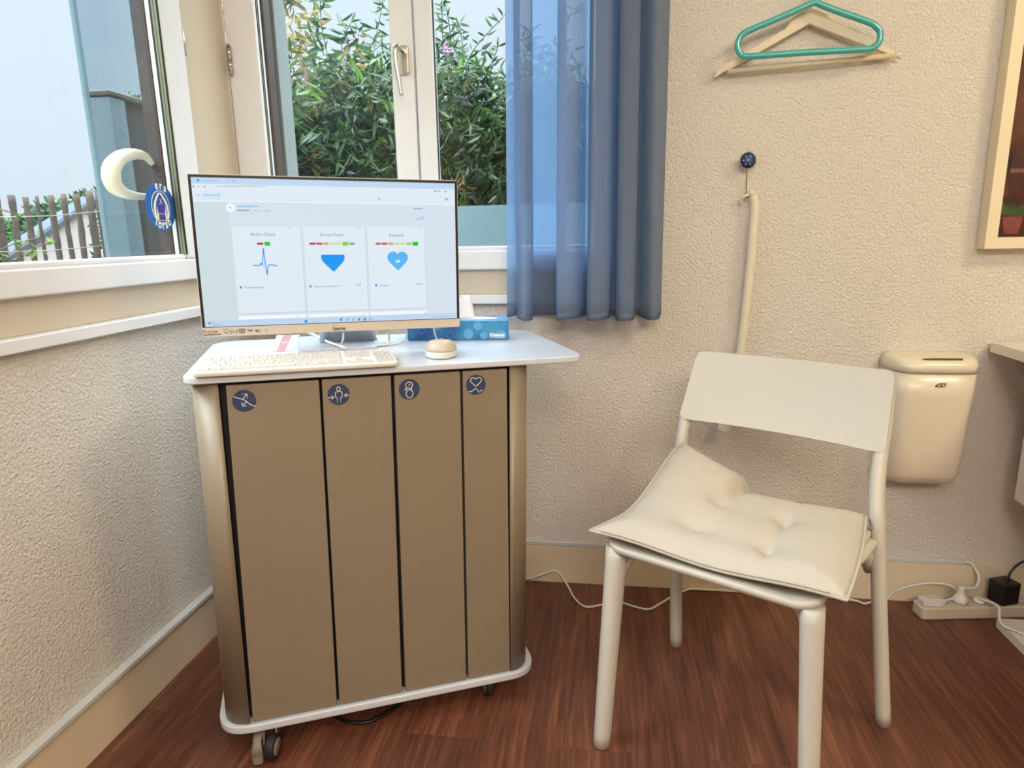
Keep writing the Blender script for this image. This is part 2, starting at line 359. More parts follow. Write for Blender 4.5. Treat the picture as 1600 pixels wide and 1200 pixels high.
# ------------------------------------------------------------------ outside the windows
ext = MB(); ext.box((-20, .16, .2), (9, 20, .3)); ext.box((-20, -9, .2), (-.16, .16, .3)); struct(ext.build('ground', M['ground']))
# jamb of the back window: brown aluminium then grey render
b = MB(); b.box((.031, .028, .89), (.1, .067, WZ1 - .06)); struct(b.build('trim_1', M['brown_ext'], bevel=.002))
b = MB(); b.box((-.02, .0905, .80), (.1, .165, 2.5)); struct(b.build('trim_2', M['grey_ext'], bevel=.003))
# left window: brown corner post
b = MB(); b.box((-.060, -.3185, 1.00), (-.0245, -.219, 2.15)); struct(b.build('trim_3', M['brown_ext'], bevel=.003))
def leaf(b, p, d, L, wd, mi):
    """lance-shaped folded leaf"""
    d = d.normalized(); s = d.cross(V((random.uniform(-1, 1), random.uniform(-1, 1), random.uniform(-.3, 1)))).normalized(); n = d.cross(s)
    m1 = p + d * L * .35 + n * L * .04; m2 = p + d * L * .7 - n * L * .03; e = p + d * L - n * L * .14
    b.add([p, m1 + s * wd, m1 - n * wd * .35, m1 - s * wd, m2 + s * wd * .7, m2 - n * wd * .3, m2 - s * wd * .7, e], [(0, 1, 2), (0, 2, 3), (1, 4, 5, 2), (2, 5, 6, 3), (4, 7, 5), (5, 7, 6)], mi, True)
LG = [leafmat('leaf_green', s2l(63, 92, 47)), leafmat('leaf_dark', s2l(32, 56, 35)), leafmat('leaf_pale', s2l(85, 101, 78)), leafmat('leaf_yellow', s2l(136, 119, 62), .5), leafmat('leaf_fresh', s2l(91, 125, 47), .5)]
def shrub(label, x0, x1, y0, y1, z1, n, seed, mix, L=.07, ragged=.25, z0=.3, spikes=14):
    random.seed(seed); base = V(((x0 + x1) / 2, (y0 + y1) / 2, z0))
    t = thing('leafy_shrub', label, 'shrub', base); f = MB(); st = MB()
    for k in range(9):
        a = V((random.uniform(x0, x1) * .5 + base.x * .5, random.uniform(y0, y1), z0)); e = V((random.uniform(x0, x1), random.uniform(y0, y1), random.uniform(z1 - .5, z1)))
        m = (a + e) / 2 + V((random.uniform(-.1, .1), 0, 0)); st.tube(cr([a, m, e], 4), [.016 * (1 - i / 12) + .004 for i in range(9)], n=6)
    st.build('stem', M['bark'], t)
    tops = [(random.uniform(x0, x1), random.uniform(0, ragged)) for _ in range(9)]
    def top(x): return z1 - ragged + max(h * math.exp(-((x - c) / .16) ** 2) for c, h in tops)
    def pick(): 
        r = random.random(); c = 0
        for i, wt in enumerate(mix):
            c += wt
            if r < c: return i
        return 0
    for k in range(n // 6):
        x = random.uniform(x0, x1); y = random.uniform(y0, y1); z = random.uniform(max(z0, .55), top(x)); p = V((x, y, z))
        dr = V((random.gauss(0, .6), random.gauss(-.2, .5), random.gauss(.1, .8))).normalized()
        mi = pick()
        for j in range(6):
            o = p + dr * .022 * j; d = dr * .5 + V((random.gauss(0, .6), random.gauss(0, .6), random.gauss(-.45, .5)))
            leaf(f, o, d, L * random.uniform(.6, 1.2), L * random.uniform(.07, .13), mi)
    for k in range(spikes):        # loose shoots standing out at the top
        x = random.uniform(x0 + .05, x1 - .05); z = top(x) - .08; dr = V((random.gauss(0, .35), random.gauss(0, .2), 1)).normalized(); ln = random.uniform(.15, .38); p = V((x, random.uniform(y0, y1), z)); q_ = p + dr * ln + V((random.uniform(-.08, .08), 0, -.02))
        pts = cr([p, p + dr * ln * .5, q_], 5); f.tube(pts, .002, 1, n=4)
        for o in pts:
            for s_ in range(3): leaf(f, o, V((random.gauss(0, .7), random.gauss(0, .7), random.uniform(-.3, .7))), L * .8, L * .08, random.choice([0, 1, 2]))
    f.build('foliage', LG, t)
    if seed == 5:
        c = ony(699, 77, 1.05); fb = MB()
        for k in range(40): d = V((random.gauss(0, 1), random.gauss(0, 1), random.gauss(0, 1))).normalized() * .014; leaf(fb, c + d, d, .012, .004, 0)
        fb.build('blossom', mat('pink_blossom', s2l(175, 125, 165), .7), t)
    return t
GR = 'garden shrubs behind the middle window'
shrub('dense green shrub with long narrow leaves behind the left pane of the middle window', -1.05, .07, 1.15, 1.65, 1.93, 21000, 3, (.46, .27, .15, .05, .07), .085, .22)
shrub('dark green narrow-leaved shrub seen behind the right pane of the middle window', .14, 1.0, 1.1, 1.65, 1.85, 17000, 5, (.32, .46, .15, .03, .04), .07, .25, spikes=26)
shrub('taller shrub further back, showing darker between the nearer leaves', -1.5, 1.3, 2.35, 2.75, 2.02, 15000, 8, (.2, .7, .1, 0, 0), .11, .2)
shrub('sparse yellow-leaved shrub rising at the top left of the middle window', -1.35, -.55, 1.90, 2.0, 2.72, 1900, 12, (.1, 0, .1, .8, 0), .11, .3, z0=.5, spikes=8)
# frosted garden balustrade glass
a = ony(716, 322, .22)
b = MB(); b.box((a.x - .12, .22, .3), (1.6, .226, a.z)); tag(b.build('glass_balustrade', M['frost']), 'pale frosted glass panel standing low outside the middle window', 'glass panel')

# paling fence beyond the left window
FX = -1.75
def fence():
    random.seed(4)
    t = thing('paling_fence', 'weathered wooden paling fence wired together outside the left window', 'fence', (FX, 1.2, .3))
    tops = [(-28, 300, 12), (-6, 303, 10), (17, 305, 10), (39, 308, 9), (57, 306, 6), (79, 305, 10), (99, 303, 9), (118, 303, 10), (139, 299, 13), (152, 299, 10)]
    for px, py, wd in tops:
        p = onx(px, py, FX); r = wd / 1045 * 3.4 * .52; bb = onx(px + 14, 400, FX)
        b = MB(); pts = [p, p.lerp(bb, .5) + V((0, random.uniform(-.006, .006), 0)), V((FX, bb.y, bb.z)), V((FX, bb.y, .3))]
        b.tube(cr(pts, 3), [r * random.uniform(.85, 1.1) for _ in range(10)], n=9, flat=.8); b.build('paling', M['wood_post'], t)
    b = MB()
    for py in (338, 392): 
        a = onx(-20, py + 2, FX + .035); e = onx(160, py - 8, FX + .035); b.tube([a, a.lerp(e, .5) + V((0, 0, -.01)), e], .0025, n=5)
    b.build('wire', M['grey_pl'], t)
    b = MB(); p = onx(165, 299, FX - .01); bb = onx(178, 400, FX)
    random.seed(9)
    for k in range(1500):
        y = random.uniform(p.y - .06, p.y + .6); leaf(b, V((FX - .05 + random.uniform(-.04, .05), y, random.uniform(.5, p.z))), V((random.gauss(0, 1), random.gauss(0, 1), random.gauss(0, 1))), .05, .008, 1)
    b.build('dead_growth', LG, t)
fence()
# gabled house and trees beyond
def house():
    X = -7.0; t = thing('gabled_house', 'pale gabled house wall with a grey roof verge beyond the fence', 'house', (X, 5, .3))
    a = onx(32, 381, X); c = onx(136, 313, X); e = onx(210, 265, X)
    lo = .3; b = MB(); b.prism([(X, a.y, lo), (X, e.y, lo), (X, e.y, e.z - .05), (X, c.y, c.z - .05), (X, a.y, a.z - .05)], (-2.2, 2.6, 0)); b.build('wall', M['house'], t)
    d = (e - a).normalized(); up = V((0, -d.z, d.y)); s_ = a - d * .35
    b = MB(); b.prism([s_ + up * -.02, e + up * -.02, e + up * .09, s_ + up * .09], (-2.2, 2.6, 0)); b.build('roof', M['roof'], t)
    b = MB(); b.prism([s_ + up * -.09 - V((.02, 0, 0)), e + up * -.09 - V((.02, 0, 0)), e + up * -.021 - V((.02, 0, 0)), s_ + up * -.021 - V((.02, 0, 0))], (.1, 0, 0)); b.build('verge_board', M['roof_d'], t)
house()
def far_tree(label, x, y, z1, rad, seed, n=2600, mix=(0, 1, 2)):
    random.seed(seed); t = thing('garden_tree', label, 'tree', (x, y, .3)); b = MB(); b.tube([(x, y, .3), (x, y, z1 - rad)], .06, n=7); b.build('trunk', M['bark'], t)
    f = MB()
    for k in range(n):
        d = V((random.gauss(0, 1), random.gauss(0, 1), random.gauss(0, 1))).normalized() * rad * random.random() ** .4
        leaf(f, V((x, y, z1 - rad)) + V((d.x, d.y, d.z * 1.0)), V((random.gauss(0, 1), random.gauss(0, 1), random.gauss(0, 1))), .2, .05, random.choice(mix))
    f.build('crown', LG, t)
for i, (px, py, X, rad, lb) in enumerate(((98, 318, -11.5, .75, 'round green tree behind the palings above the house roof'), (66, 330, -13.5, .7, 'bushy green tree behind the third paling from the left'), (-6, 345, -17.0, 1.0, 'green garden bush between the two leftmost palings'), (137, 303, -16.6, .7, 'dark tree top showing just left of the thick end paling'))):
    p = onx(px, py, X); far_tree(lb, X, p.y, p.z + .1, rad, 20 + i, mix=(0, 2, 1) if i != 2 else (0, 4, 2))
def branch():
    random.seed(31); X = -1.0; t = thing('leafy_branch', 'fresh green leafy twig low outside the left window, before the fence', 'plant', onx(30, 420, X)); f = MB(); st = MB()
    for (x0, y0, x1, y1) in ((-20, 400, 60, 372), (-25, 330, 30, 335), (20, 420, 40, 380), (40, 400, 80, 378)):
        a = onx(x0, y0, X); c = onx(x1, y1, X); st.tube([a, a.lerp(c, .5) + V((0, 0, .01)), c], .002, n=5)
        for k in range(6): leaf(f, a.lerp(c, k / 5), V((random.gauss(0, .5), random.gauss(.2, .8), random.gauss(0, .6))), .042, .005, 4)
    st.build('twig', M['bark'], t); f.build('foliage', LG, t)
branch()
# outer glass screen with pale edge, dark painted reflection behind it
a = onx(109, 0, -.13); c = onx(145, 240, -.13)
t = thing('outer_glass_screen', 'grey tinted outer glass screen with a pale edge, outside the left window', 'glass screen', (-.13, c.y, .8))
MB().box((-.132, c.y, .8), (-.126, -.10, 2.45)).build('pane', M['glass_ext'], t)
MB().box((-.134, c.y - .001, .8), (-.124, c.y + .010, 2.45)).build('edge_profile', M['frost'], t)
a = onx(165, 160, -.5); e = onx(180, 160, -.5); z = onx(200, 160, -.5).z  # brown and grey boards paint what is mostly room reflections in the glass
t = thing('dark_reflection', 'dark brown boards standing in for room reflections in the outer glass screen', 'reflection', (-.5, a.y, .3))
MB().box((-.56, a.y + .0701, .3), (-.5, .95, z)).build('reflection_board', M['brown_ext'], t, bevel=.004)
MB().box((-.57, a.y, .3), (-.485, a.y + .07, z)).build('post', M['grey_ext'], t, bevel=.004)  # grey strip of the same painted reflection
MB().box((-.575, a.y - .005, z + .001), (-.48, .96, z + .018)).build('reflection_band', M['logo'], t, bevel=.004)

# ------------------------------------------------------------------ sticker and white ring on the left pane
def sticker():
    X = -.0083; c = onx(251, 323.5, X); t = thing('oval_sticker', 'blue oval sticker on the left window pane, lettered Torso below', 'sticker', c)
    ax = abs(onx(274, 323, X).y - onx(228, 323, X).y) / 2; az = (onx(249, 287, X).z - onx(253, 360.5, X).z) / 2
    def el(fx, fz, x, n=40, off=(0, 0)): return [V((x, c.y + off[0] + math.cos(k * 2 * math.pi / n) * ax * fx, c.z + off[1] + math.sin(k * 2 * math.pi / n) * az * fz)) for k in range(n)]
    b = MB(); b.prism(el(1, 1, X), (.0006, 0, 0), 0); b.prism(el(.62, .70, X + .0006), (.0003, 0, 0), 1); b.prism(el(.58, .67, X + .0009), (.0003, 0, 0), 0)
    for s_ in (-1, 1):
        P = cr([(c.y + s_ * ax * .10, c.z + az * .60, 0), (c.y + s_ * ax * .42, c.z + az * .2, 0), (c.y + s_ * ax * .50, c.z - az * .2, 0), (c.y + s_ * ax * .42, c.z - az * .5, 0)], 5)
        b.prism([V((X + .0012, p.x - s_ * 0, p.y)) for p in P] + [V((X + .0012, p.x - s_ * ax * .12, p.y)) for p in P[::-1]], (.0002, 0, 0), 1)
        P = [(c.y + s_ * ax * .30, c.z + az * .05), (c.y + s_ * ax * .30, c.z - az * .55), (c.y + s_ * ax * .18, c.z - az * .60), (c.y + s_ * ax * .22, c.z - az * .3)]
        b.prism([V((X + .0012, p[0], p[1])) for p in P], (.0002, 0, 0), 1)
    # bullet-shaped figure
    P = [(-.22, -.62), (.22, -.62), (.20, .1), (.16, .32), (0, .55), (-.16, .32), (-.20, .1)]
    b.prism([V((X + .0014, c.y + u * ax, c.z + v * az)) for u, v in P], (.0003, 0, 0), 2)
    for v in (-.30, -.58): b.prism([V((X + .0017, c.y + u * ax, c.z + w_ * az)) for u, w_ in ((-.2, v), (.2, v), (.2, v + .02), (-.2, v + .02))], (.0001, 0, 0), 1)
    for s_ in (-1, 1): b.tube([(X + .0018, c.y - s_ * .1 * ax, c.z + .1 * az), (X + .0018, c.y, c.z + .25 * az), (X + .0018, c.y + s_ * .07 * ax, c.z + .34 * az)], .0006, 1, n=5)
    def word(s, ang0, dang, rfx, rfz, flip):
        for i, ch in enumerate(s):
            vs, fs = text_mesh(ch, .028, .0008); a = math.radians(ang0 + dang * i); cy = c.y + math.cos(a) * ax * rfx; cz = c.z + math.sin(a) * az * rfz
            tl = (a - math.pi / 2) if not flip else (a + math.pi / 2); tl *= .6 if not flip else 1; 
            if flip: tl = (a - 3 * math.pi / 2) * .6
            ct, st_ = math.cos(tl), math.sin(tl)
            b.add([V((X + .0012, cy + (v.x * ct * .8 - v.y * st_), cz + (v.x * st_ * .8 + v.y * ct))) for v in vs], fs, 1)
    word('era', 100, -19, .80, .76, False); word('Torso', 236, 17, .86, .93, True)
    b.build('print', [M['blue_st'], M['cream_st'], M['purple_st']], t)
sticker()
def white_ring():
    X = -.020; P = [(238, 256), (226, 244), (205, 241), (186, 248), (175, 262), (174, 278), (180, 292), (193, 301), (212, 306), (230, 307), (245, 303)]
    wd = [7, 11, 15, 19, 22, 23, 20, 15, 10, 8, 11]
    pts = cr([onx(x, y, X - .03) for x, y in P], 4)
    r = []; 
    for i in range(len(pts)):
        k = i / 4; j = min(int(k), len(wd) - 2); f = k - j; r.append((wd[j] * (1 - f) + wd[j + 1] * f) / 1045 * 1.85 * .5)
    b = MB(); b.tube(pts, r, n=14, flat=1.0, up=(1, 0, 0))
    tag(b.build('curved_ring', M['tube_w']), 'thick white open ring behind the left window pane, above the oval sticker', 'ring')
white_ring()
# ------------------------------------------------------------------ the rolling cabinet and what stands on it (one shared frame)
FC = Matrix(((0.90017, -0.43523, 0.01632, .3220), (0.43513, 0.90032, 0.00945, -.8250), (-0.01880, -0.00141, 0.99982, .0), (0, 0, 0, 1)))
FI = FC.inverted()
def lcl(px, py, ax, val):
    o = FI @ CAM; r = FI.to_3x3() @ ray(px, py); return o + r * ((val - o[ax]) / r[ax])
cy = lambda px, py, y: lcl(px, py, 1, y)
cz = lambda px, py, z: lcl(px, py, 2, z)
ZT = .812      # top of the table top
def cabinet():
    t = thing('rolling_cabinet', 'beige metal rolling cabinet with four tall doors, white top and base', 'cabinet', (.31, .22, 0), FC)
    # table top
    C = [cz(290, 585, ZT), cz(900, 548, ZT), cz(812, 509, ZT), cz(330, 529, ZT)]
    top = rpoly([(C[0].x - .004, -.002), (.757, -.002), (.776, .455), (-.020, .47)], [.035, .05, .08, .07])
    b = MB(); b.prism([(x, y, .799) for x, y in top], (0, 0, ZT - .799)); o = b.build('table_top', M['white_lam'], t, FC, bevel=.0025)
    # bands of the top edge
    base = rpoly([(-.033, 0), (.656, 0), (.656, .44), (-.033, .44)], [.07, .07, .06, .06], 10)
    b = MB(); b.prism([(x, y, .0675) for x, y in base], (0, 0, .017)); b.build('base_plate', M['white_lam'], t, FC, bevel=.003)
    # body shell: rounded outline without the door opening
    zb, zt = .0847, .798
    out = []
    for k in range(9):
        a = math.radians(270 - 90 * k / 8); out.append((.030 + .05 * math.cos(a) * 1.0, .008 + .05 + .05 * math.sin(a)))
    L = [(.0302, .008)] + out[1:] + [(-.020, .40), (.0, .43), (.0, .425), (.0, .40), (-.0, .06), (.012, .022), (.0302, .022)]
    L = [(.0302, .008)] + out[1:] + [(-.020, .40), (-.005, .43), (.03, .43), (.03, .42), (-.005, .40), (-.015, .06), (.0302, .018)]
    b = MB(); b.prism([(x, y, zb) for x, y in L][::-1], (0, 0, zt - zb), 0, True); b.build('side_panel', M['steel'], t, FC)
    R_ = [(.620 - x, y) for x, y in L]
    b = MB(); b.prism([(x, y, zb) for x, y in R_], (0, 0, zt - zb), 0, True); b.build('side_panel', M['steel'], t, FC)
    b = MB(); b.box((.03, .42, zb), (.59, .43, zt)); b.build('back_panel', M['steel'], t, FC)
    b = MB(); b.box((.0302, .03, zb), (.5898, .035, zt)); b.build('inner_panel', M['dark'], t, FC)
    doors = [(.0435, .208, .036), (.213, .344, .2085), (.3505, .4835, .349), (.4885, .5825, .490)]
    icons = [(.073, .762), (.243, .762), (.379, .763), (.516, .763)]
    for i, ((x0, x1, xb0), (ix, iz)) in enumerate(zip(doors, icons)):
        z0, z1 = .0875, .7925 
        x1b = [.203, .341, .485, .588][i]; y0 = .0075
        b = MB(); P0 = [(xb0, z0), (x1b, z0), (x1, z1), (x0, z1)]
        b.prism([(x, y0, z) for x, z in P0], (0, .019, 0)); d = b.build('door', M['steel'], t, FC, bevel=.0015)
        b = MB(); r = .0208; n = 40; yb = y0 - .0001
        b.prism([(ix + r * math.cos(k * 2 * math.pi / n), yb, iz + r * math.sin(k * 2 * math.pi / n)) for k in range(n)], (0, -.0006, 0), 0)
        yl = yb - .0008
        def ln(pts, close=False, w_=.00085): b.tube([(ix + u * r, yl, iz + v * r) for u, v in pts], w_, 1, n=6, closed=close)
        if i == 0:
            ln([(p.x, p.y) for p in cr([(-.86, .45, 0), (-.55, .30, 0), (-.2, .18, 0), (.1, .02, 0), (.4, -.30, 0), (.7, -.50, 0), (.92, -.56, 0)], 4)])
            ln([(-.1, .18), (.28, .62)]); ln([(-.12, .62), (.28, .62), (.27, .22)]); ln([(.2, -.08), (-.2, -.48)]); ln([(-.2, -.12), (-.2, -.48), (.2, -.48)])
        elif i == 1:
            ln([(.0 + .16 * math.cos(a * .5236), .54 + .2 * math.sin(a * .5236)) for a in range(12)], True)
            ln([(-.12, .28), (-.3, .22), (-.3, -.25), (-.18, -.25), (-.14, -.78), (.14, -.78), (.18, -.25), (.3, -.25), (.3, .22), (.12, .28)], True)
            ln([(-.98, -.25), (-.45, -.25)]); ln([(-.65, -.08), (-.45, -.25), (-.65, -.42)]); ln([(.98, -.12), (.5, -.12)]); ln([(.7, .06), (.5, -.12), (.7, -.3)])
        elif i == 2:
            ln([(.34 * math.cos(a * .3927), .40 + .30 * math.sin(a * .3927)) for a in range(16)], True)
            ln([(-.05, .36), (.1, .5)]); ln([(.02 + .33 * math.cos(a * .3927), -.44 + .40 * math.sin(a * .3927)) for a in range(16)], True)
            ln([(-.22, .1), (-.3, -.05), (-.44, -.02), (-.42, .06), (-.24, .02)]); ln([(.22, .12), (.26, -.1)])
        else:
            ln([(p.x, p.y) for p in cr([(0, .58, 0), (.24, .72, 0), (.50, .64, 0), (.54, .38, 0), (.34, .14, 0), (0, -.12, 0), (-.34, .14, 0), (-.54, .38, 0), (-.50, .64, 0), (-.24, .72, 0)], 3, True)], True)
            ln([(-.68, -.62), (-.46, -.66), (-.30, -.54), (-.02, -.34), (.34, -.80), (.52, -.56), (.68, -.66)])
        b.build('badge', [M['badge'], M['badge_line']], d, FC)
    # casters
    for i, (x, y) in enumerate(((.066, .034), (.545, .040), (.545, .37), (.06, .37))):
        q_ = FC @ V((x, y, .0675)); drop = q_.z - .0002
        t2 = thing_part('caster', t, MB().lathe([(.004, 0), (.024, 0), (.024, -.004), (.02, -.006), (.012, -.009), (.004, -.010)], (x, y, .0675), n=24), M['grey_pl'])
        zw = .0675 - drop + .0262; xa, xb_ = x - .011, x + .011
        s = .018 
        b = MB()
        for sx_ in (-1, 1):
            cx = x + sx_ * .0125 
            g = -1 if i == 0 else 1
            b.prism([(cx - .002, y - .012 * g, .0585), (cx - .002, y + .016 * g, .0585), (cx - .002, y + .034 * g, zw - .003), (cx - .002, y + .018 * g, zw - .008)], (.004, 0, 0))
        b.box((x - .0145, y - .012, .054), (x + .0145, y + .017, .0595)); b.build('fork', M['grey_pl'], t2, FC, bevel=.001)
        yw = y - .034 if i == 0 else y + .006; ax = (.93, -.36, 0) if i == 0 else (1, 0, 0); wx = x + (.004 if i == 0 else 0)
        b = MB(); b.lathe([(.016, -.010), (.0240, -.0095), (.0262, -.005), (.0262, .005), (.0240, .0095), (.016, .010)], (wx, yw, zw), ax, 32, 0); b.lathe([(.002, -.0112), (.018, -.0105), (.018, .0105), (.002, .0112)], (wx, yw, zw), ax, 24, 1)
        b.build('wheel', [M['rubber'], M['grey_pl']], t2, FC)
        if i == 0:
            P = cr([(x - .020, y - .002, .055), (x - .024, y - .034, .052), (x - .025, y - .046, .036), (x - .025, y - .045, .020), (x - .025, y - .049, .005)], 4)
            b = MB(); b.tube(P, [.011, .0105, .010, .0095, .009, .0085, .009, .010, .0105, .011, .011, .011, .0115, .011, .011, .010, .009], n=12, flat=.35, up=(1, 0, 0)); b.build('brake_pedal', M['grey_pl'], t2, FC)
    return t
def thing_part(name, parent, mb, m): return mb.build(name, m, parent, FC)
cabinet()

def monitor():
    Y = .19
    TL, TR_, BR_, BL_ = cy(293, 271, Y), cy(712, 282, Y), cy(721, 511, Y), cy(315.5, 526.5, Y)
    x0, x1, z0, z1 = (TL.x + BL_.x) / 2, (TR_.x + BR_.x) / 2, (BL_.z + BR_.z) / 2, (TL.z + TR_.z) / 2
    t = thing('computer_monitor', 'white widescreen computer monitor showing a health check page', 'monitor', ((x0 + x1) / 2, .30, ZT + .001), FC)
    # housing
    hp = rrect(x0, z0, x1, z1, .004, 3)
    b = MB(); b.prism([(x, Y, z) for x, z in hp], (0, .012, 0)); hh = b.build('housing', M['bezel'], t, FC, bevel=.0012)
    b = MB(); b.loft([[V((x, Y + .0121, z)) for x, z in rrect(x0 + .01, z0 + .01, x1 - .01, z1 - .01, .02, 4)], [V((x, Y + .04, z)) for x, z in rrect(x0 + .1, z0 + .05, x1 - .1, z1 - .07, .03, 4)]]); b.build('rear_shell', M['plastic_w'], t, FC)
    sx0, sx1, sz0, sz1 = x0 + .0065, x1 - .0065, z0 + .0205, z1 - .0065
    b = MB(); b.prism([(x, Y - .0002, z) for x, z in ((x0 + .0012, z0 + .0195), (x1 - .0012, z0 + .0195), (x1 - .0012, z1 - .0012), (x0 + .0012, z1 - .0012))], (0, -.0006, 0)); b.build('screen_border', M['black'], t, FC)
    # print on the lower bezel
    b = MB(); yb = Y - .0004
    def txt(b, s, px, py, size, mi, y, bold=0, al='CENTER', sxk=1.0):
        p = cy(px, py, y); vs, fs = text_mesh(s, size, bold, al); b.add([V((p.x + v.x * sxk, y, p.z + v.y)) for v in vs], fs, mi)
    def rc(b, ax, ay, bx, by, mi, y, r=0):
        p, q2 = cy(ax, ay, y), cy(bx, by, y); X0, X1, Z0, Z1 = min(p.x, q2.x), max(p.x, q2.x), min(p.z, q2.z), max(p.z, q2.z)
        P = rrect(X0, Z0, X1, Z1, r, 4) if r else [(X0, Z0), (X1, Z0), (X1, Z1), (X0, Z1)]
        b.flat([V((x, y, z)) for x, z in P], mi)
    txt(b, 'iiyama', 530, 515.5, .0105, 0, yb, .0003); b.build('brand_print', M['logo'], hh, FC); b = MB(); txt(b, 'ProLite', 317, 521, .0095, 0, yb, .0001, 'LEFT'); txt(b, '21.5"', 359, 521, .009, 0, yb, .0001, 'LEFT')
    rc(b, 318, 522.6, 346, 523.2, 0, yb)
    p = cy(353.5, 517.5, yb); bp = lambda u0, v0, u1, v1, mi=0: b.flat([V((p.x + u, yb, p.z + v)) for u, v in ((u0, v0), (u1, v0), (u1, v1), (u0, v1))], mi)
    bp(-.0045, -.003, .0045, -.0022); bp(-.0045, .0035, .0045, .0042); bp(-.0045, -.003, -.0038, .004); bp(.0038, -.003, .0045, .004); bp(-.002, -.005, .002, -.0042)
    p = cy(378.5, 517.3, yb)
    for r_ in range(3):
        for c_ in range(4): bp(-.006 + c_ * .0031, -.005 + r_ * .0036, -.0038 + c_ * .0031, -.0026 + r_ * .0036)
    p = cy(391, 517, yb); bp(-.0055, -.0002, .0055, .0022); bp(-.003, -.0034, -.001, -.0022); bp(.001, -.0034, .003, -.0022)
    p = cy(402, 517, yb); bp(-.004, -.0015, -.001, .0015); b.flat([V((p.x + u, yb, p.z + v)) for u, v in ((-.0012, -.0012), (.0016, -.004), (.0016, .004), (-.0012, .0012))], 0)
    for rr in (.004, .0058): b.tube([(p.x + .0005 + rr * math.cos(a), yb, p.z + rr * math.sin(a)) for a in (-.7, -.35, 0, .35, .7)], .0003, 0, n=5)
    p = cy(417, 517, yb); b.tube([(p.x + .0035 * math.cos(a * .6), yb, p.z + .0035 * math.sin(a * .6)) for a in range(10)], .0003, 0, n=5)
    b.build('feature_print', M['logo'], hh, FC)
    # the lit picture
    mats = [glow('screen_page', (212, 224, 236), SCREEN), glow('screen_card', (222, 233, 243), SCREEN), glow('screen_bar', (190, 214, 238), SCREEN), glow('screen_text', (110, 130, 150), SCREEN),
            glow('screen_pale_text', (165, 180, 195), SCREEN), glow('screen_blue', (28, 150, 240), SCREEN), glow('screen_lightblue', (88, 180, 246), SCREEN), glow('screen_red', (178, 38, 60), SCREEN), glow('screen_green', (46, 190, 50), SCREEN),
            glow('screen_orange', (228, 150, 95), SCREEN), glow('screen_yellow', (205, 220, 130), SCREEN), glow('screen_lime', (130, 205, 60), SCREEN), glow('screen_white', (240, 246, 252), SCREEN), glow('screen_shadow', (196, 211, 222), SCREEN), glow('screen_side', (205, 220, 226), SCREEN),
            glow('screen_brick', (188, 82, 66), SCREEN), glow('screen_teal', (92, 188, 122), SCREEN), glow('screen_top', (220, 232, 242), SCREEN)]
    ys = Y - .0010; st = .00012
    b = MB(); b.prism([(sx0, ys, sz0), (sx1, ys, sz0), (sx1, ys, sz1), (sx0, ys, sz1)][::1], (0, .0008 - .0001, 0), 0)
    y1 = ys - st
    def band(f0, f1, mi, xa=None, xb=None, y=None):
        za, zb2 = sz1 - (sz1 - sz0) * f0, sz1 - (sz1 - sz0) * f1; a_, b_ = xa if xa is not None else sx0, xb if xb is not None else sx1
        b.flat([V((a_, y or y1, zb2)), V((b_, y or y1, zb2)), V((b_, y or y1, za)), V((a_, y or y1, za))], mi)
    band(0, .042, 2); band(.0421, .088, 1); band(.0881, .150, 17); band(.1501, .155, 12); band(.958, 1, 2)
    X = lambda f: sx0 + (sx1 - sx0) * f
    band(.1551, .9579, 14, None, X(.12)); 
    y2 = y1 - st; y3 = y2 - st; y4 = y3 - st
    cx = [(.125, .377), (.386, .625), (.634, .868)]; cxp = []
    for a_, b_ in cx:
        band(.325, .918, 13, X(a_) - .0008, X(b_) + .0016, y2); band(.318, .912, 1, X(a_), X(b_), y3)
        band(.932, .957, 12, X(a_), X(b_), y3)
    # texts
    def dash(px, py, wpx, mi, h=1.0):
        random.seed(int(px * 7 + py)); x = px
        while x < px + wpx:
            w_ = random.uniform(1.2, 2.6); rc(b, x, py - h * random.uniform(.5, .9), x + w_, py + h * random.uniform(.4, .8), mi, y2); x += w_ + random.uniform(.35, .7)
    txt(b, 'Risiko-Check', 411, 368.5, .0088, 3, y4); txt(b, 'Stress-Check', 518.5, 369, .0088, 3, y4); txt(b, 'Ruhepuls', 620, 369.5, .0088, 3, y4)
    txt(b, 'vitatech', 331, 307, .0105, 6, y2, 0); rc(b, 325, 310, 343, 310.8, 4, y2)
    dash(370, 322.6, 34, 6, 1.6); dash(370, 328.8, 19, 3, 1.3); dash(397, 329.4, 12, 4); dash(413, 329.6, 8, 4)
    dash(336, 291.2, 80, 4); dash(316, 282.5, 24, 4)
    for ax, ay, bx, by, mi in ((307.5, 280, 311.5, 283.5, 5), (355, 281.5, 357.5, 284, 4), (363.5, 281.7, 366.5, 284.5, 4), (301, 290, 303.5, 292.5, 3), (309, 290.5, 312, 292, 4), (318, 290, 321.5, 293, 4), (307, 303.5, 312, 304.2, 4), (307, 305.2, 312, 305.9, 4), (432, 307, 434, 308.5, 4), (439, 307, 441, 308.5, 4), (591, 309, 594, 312.5, 4), (678, 297.5, 683, 300, 4), (685, 297.5, 688, 300, 4), (694, 298, 698, 300.5, 4), (692, 289.5, 695, 291, 4), (701, 289.6, 704, 291, 4), (695, 309.5, 700, 313, 4), (646, 325, 660, 327, 4), (659, 338, 661, 343, 4), (662, 338, 663, 343, 4)):
        rc(b, ax, ay, bx, by, mi, y2)
    c = cy(360, 324.5, y2); b.flat([V((c.x + .0085 * math.cos(k * .3142), y2, c.z + .0085 * math.sin(k * .3142))) for k in range(20)], 12); rc(b, 358.5, 323.5, 361, 325.5, 3, y3)
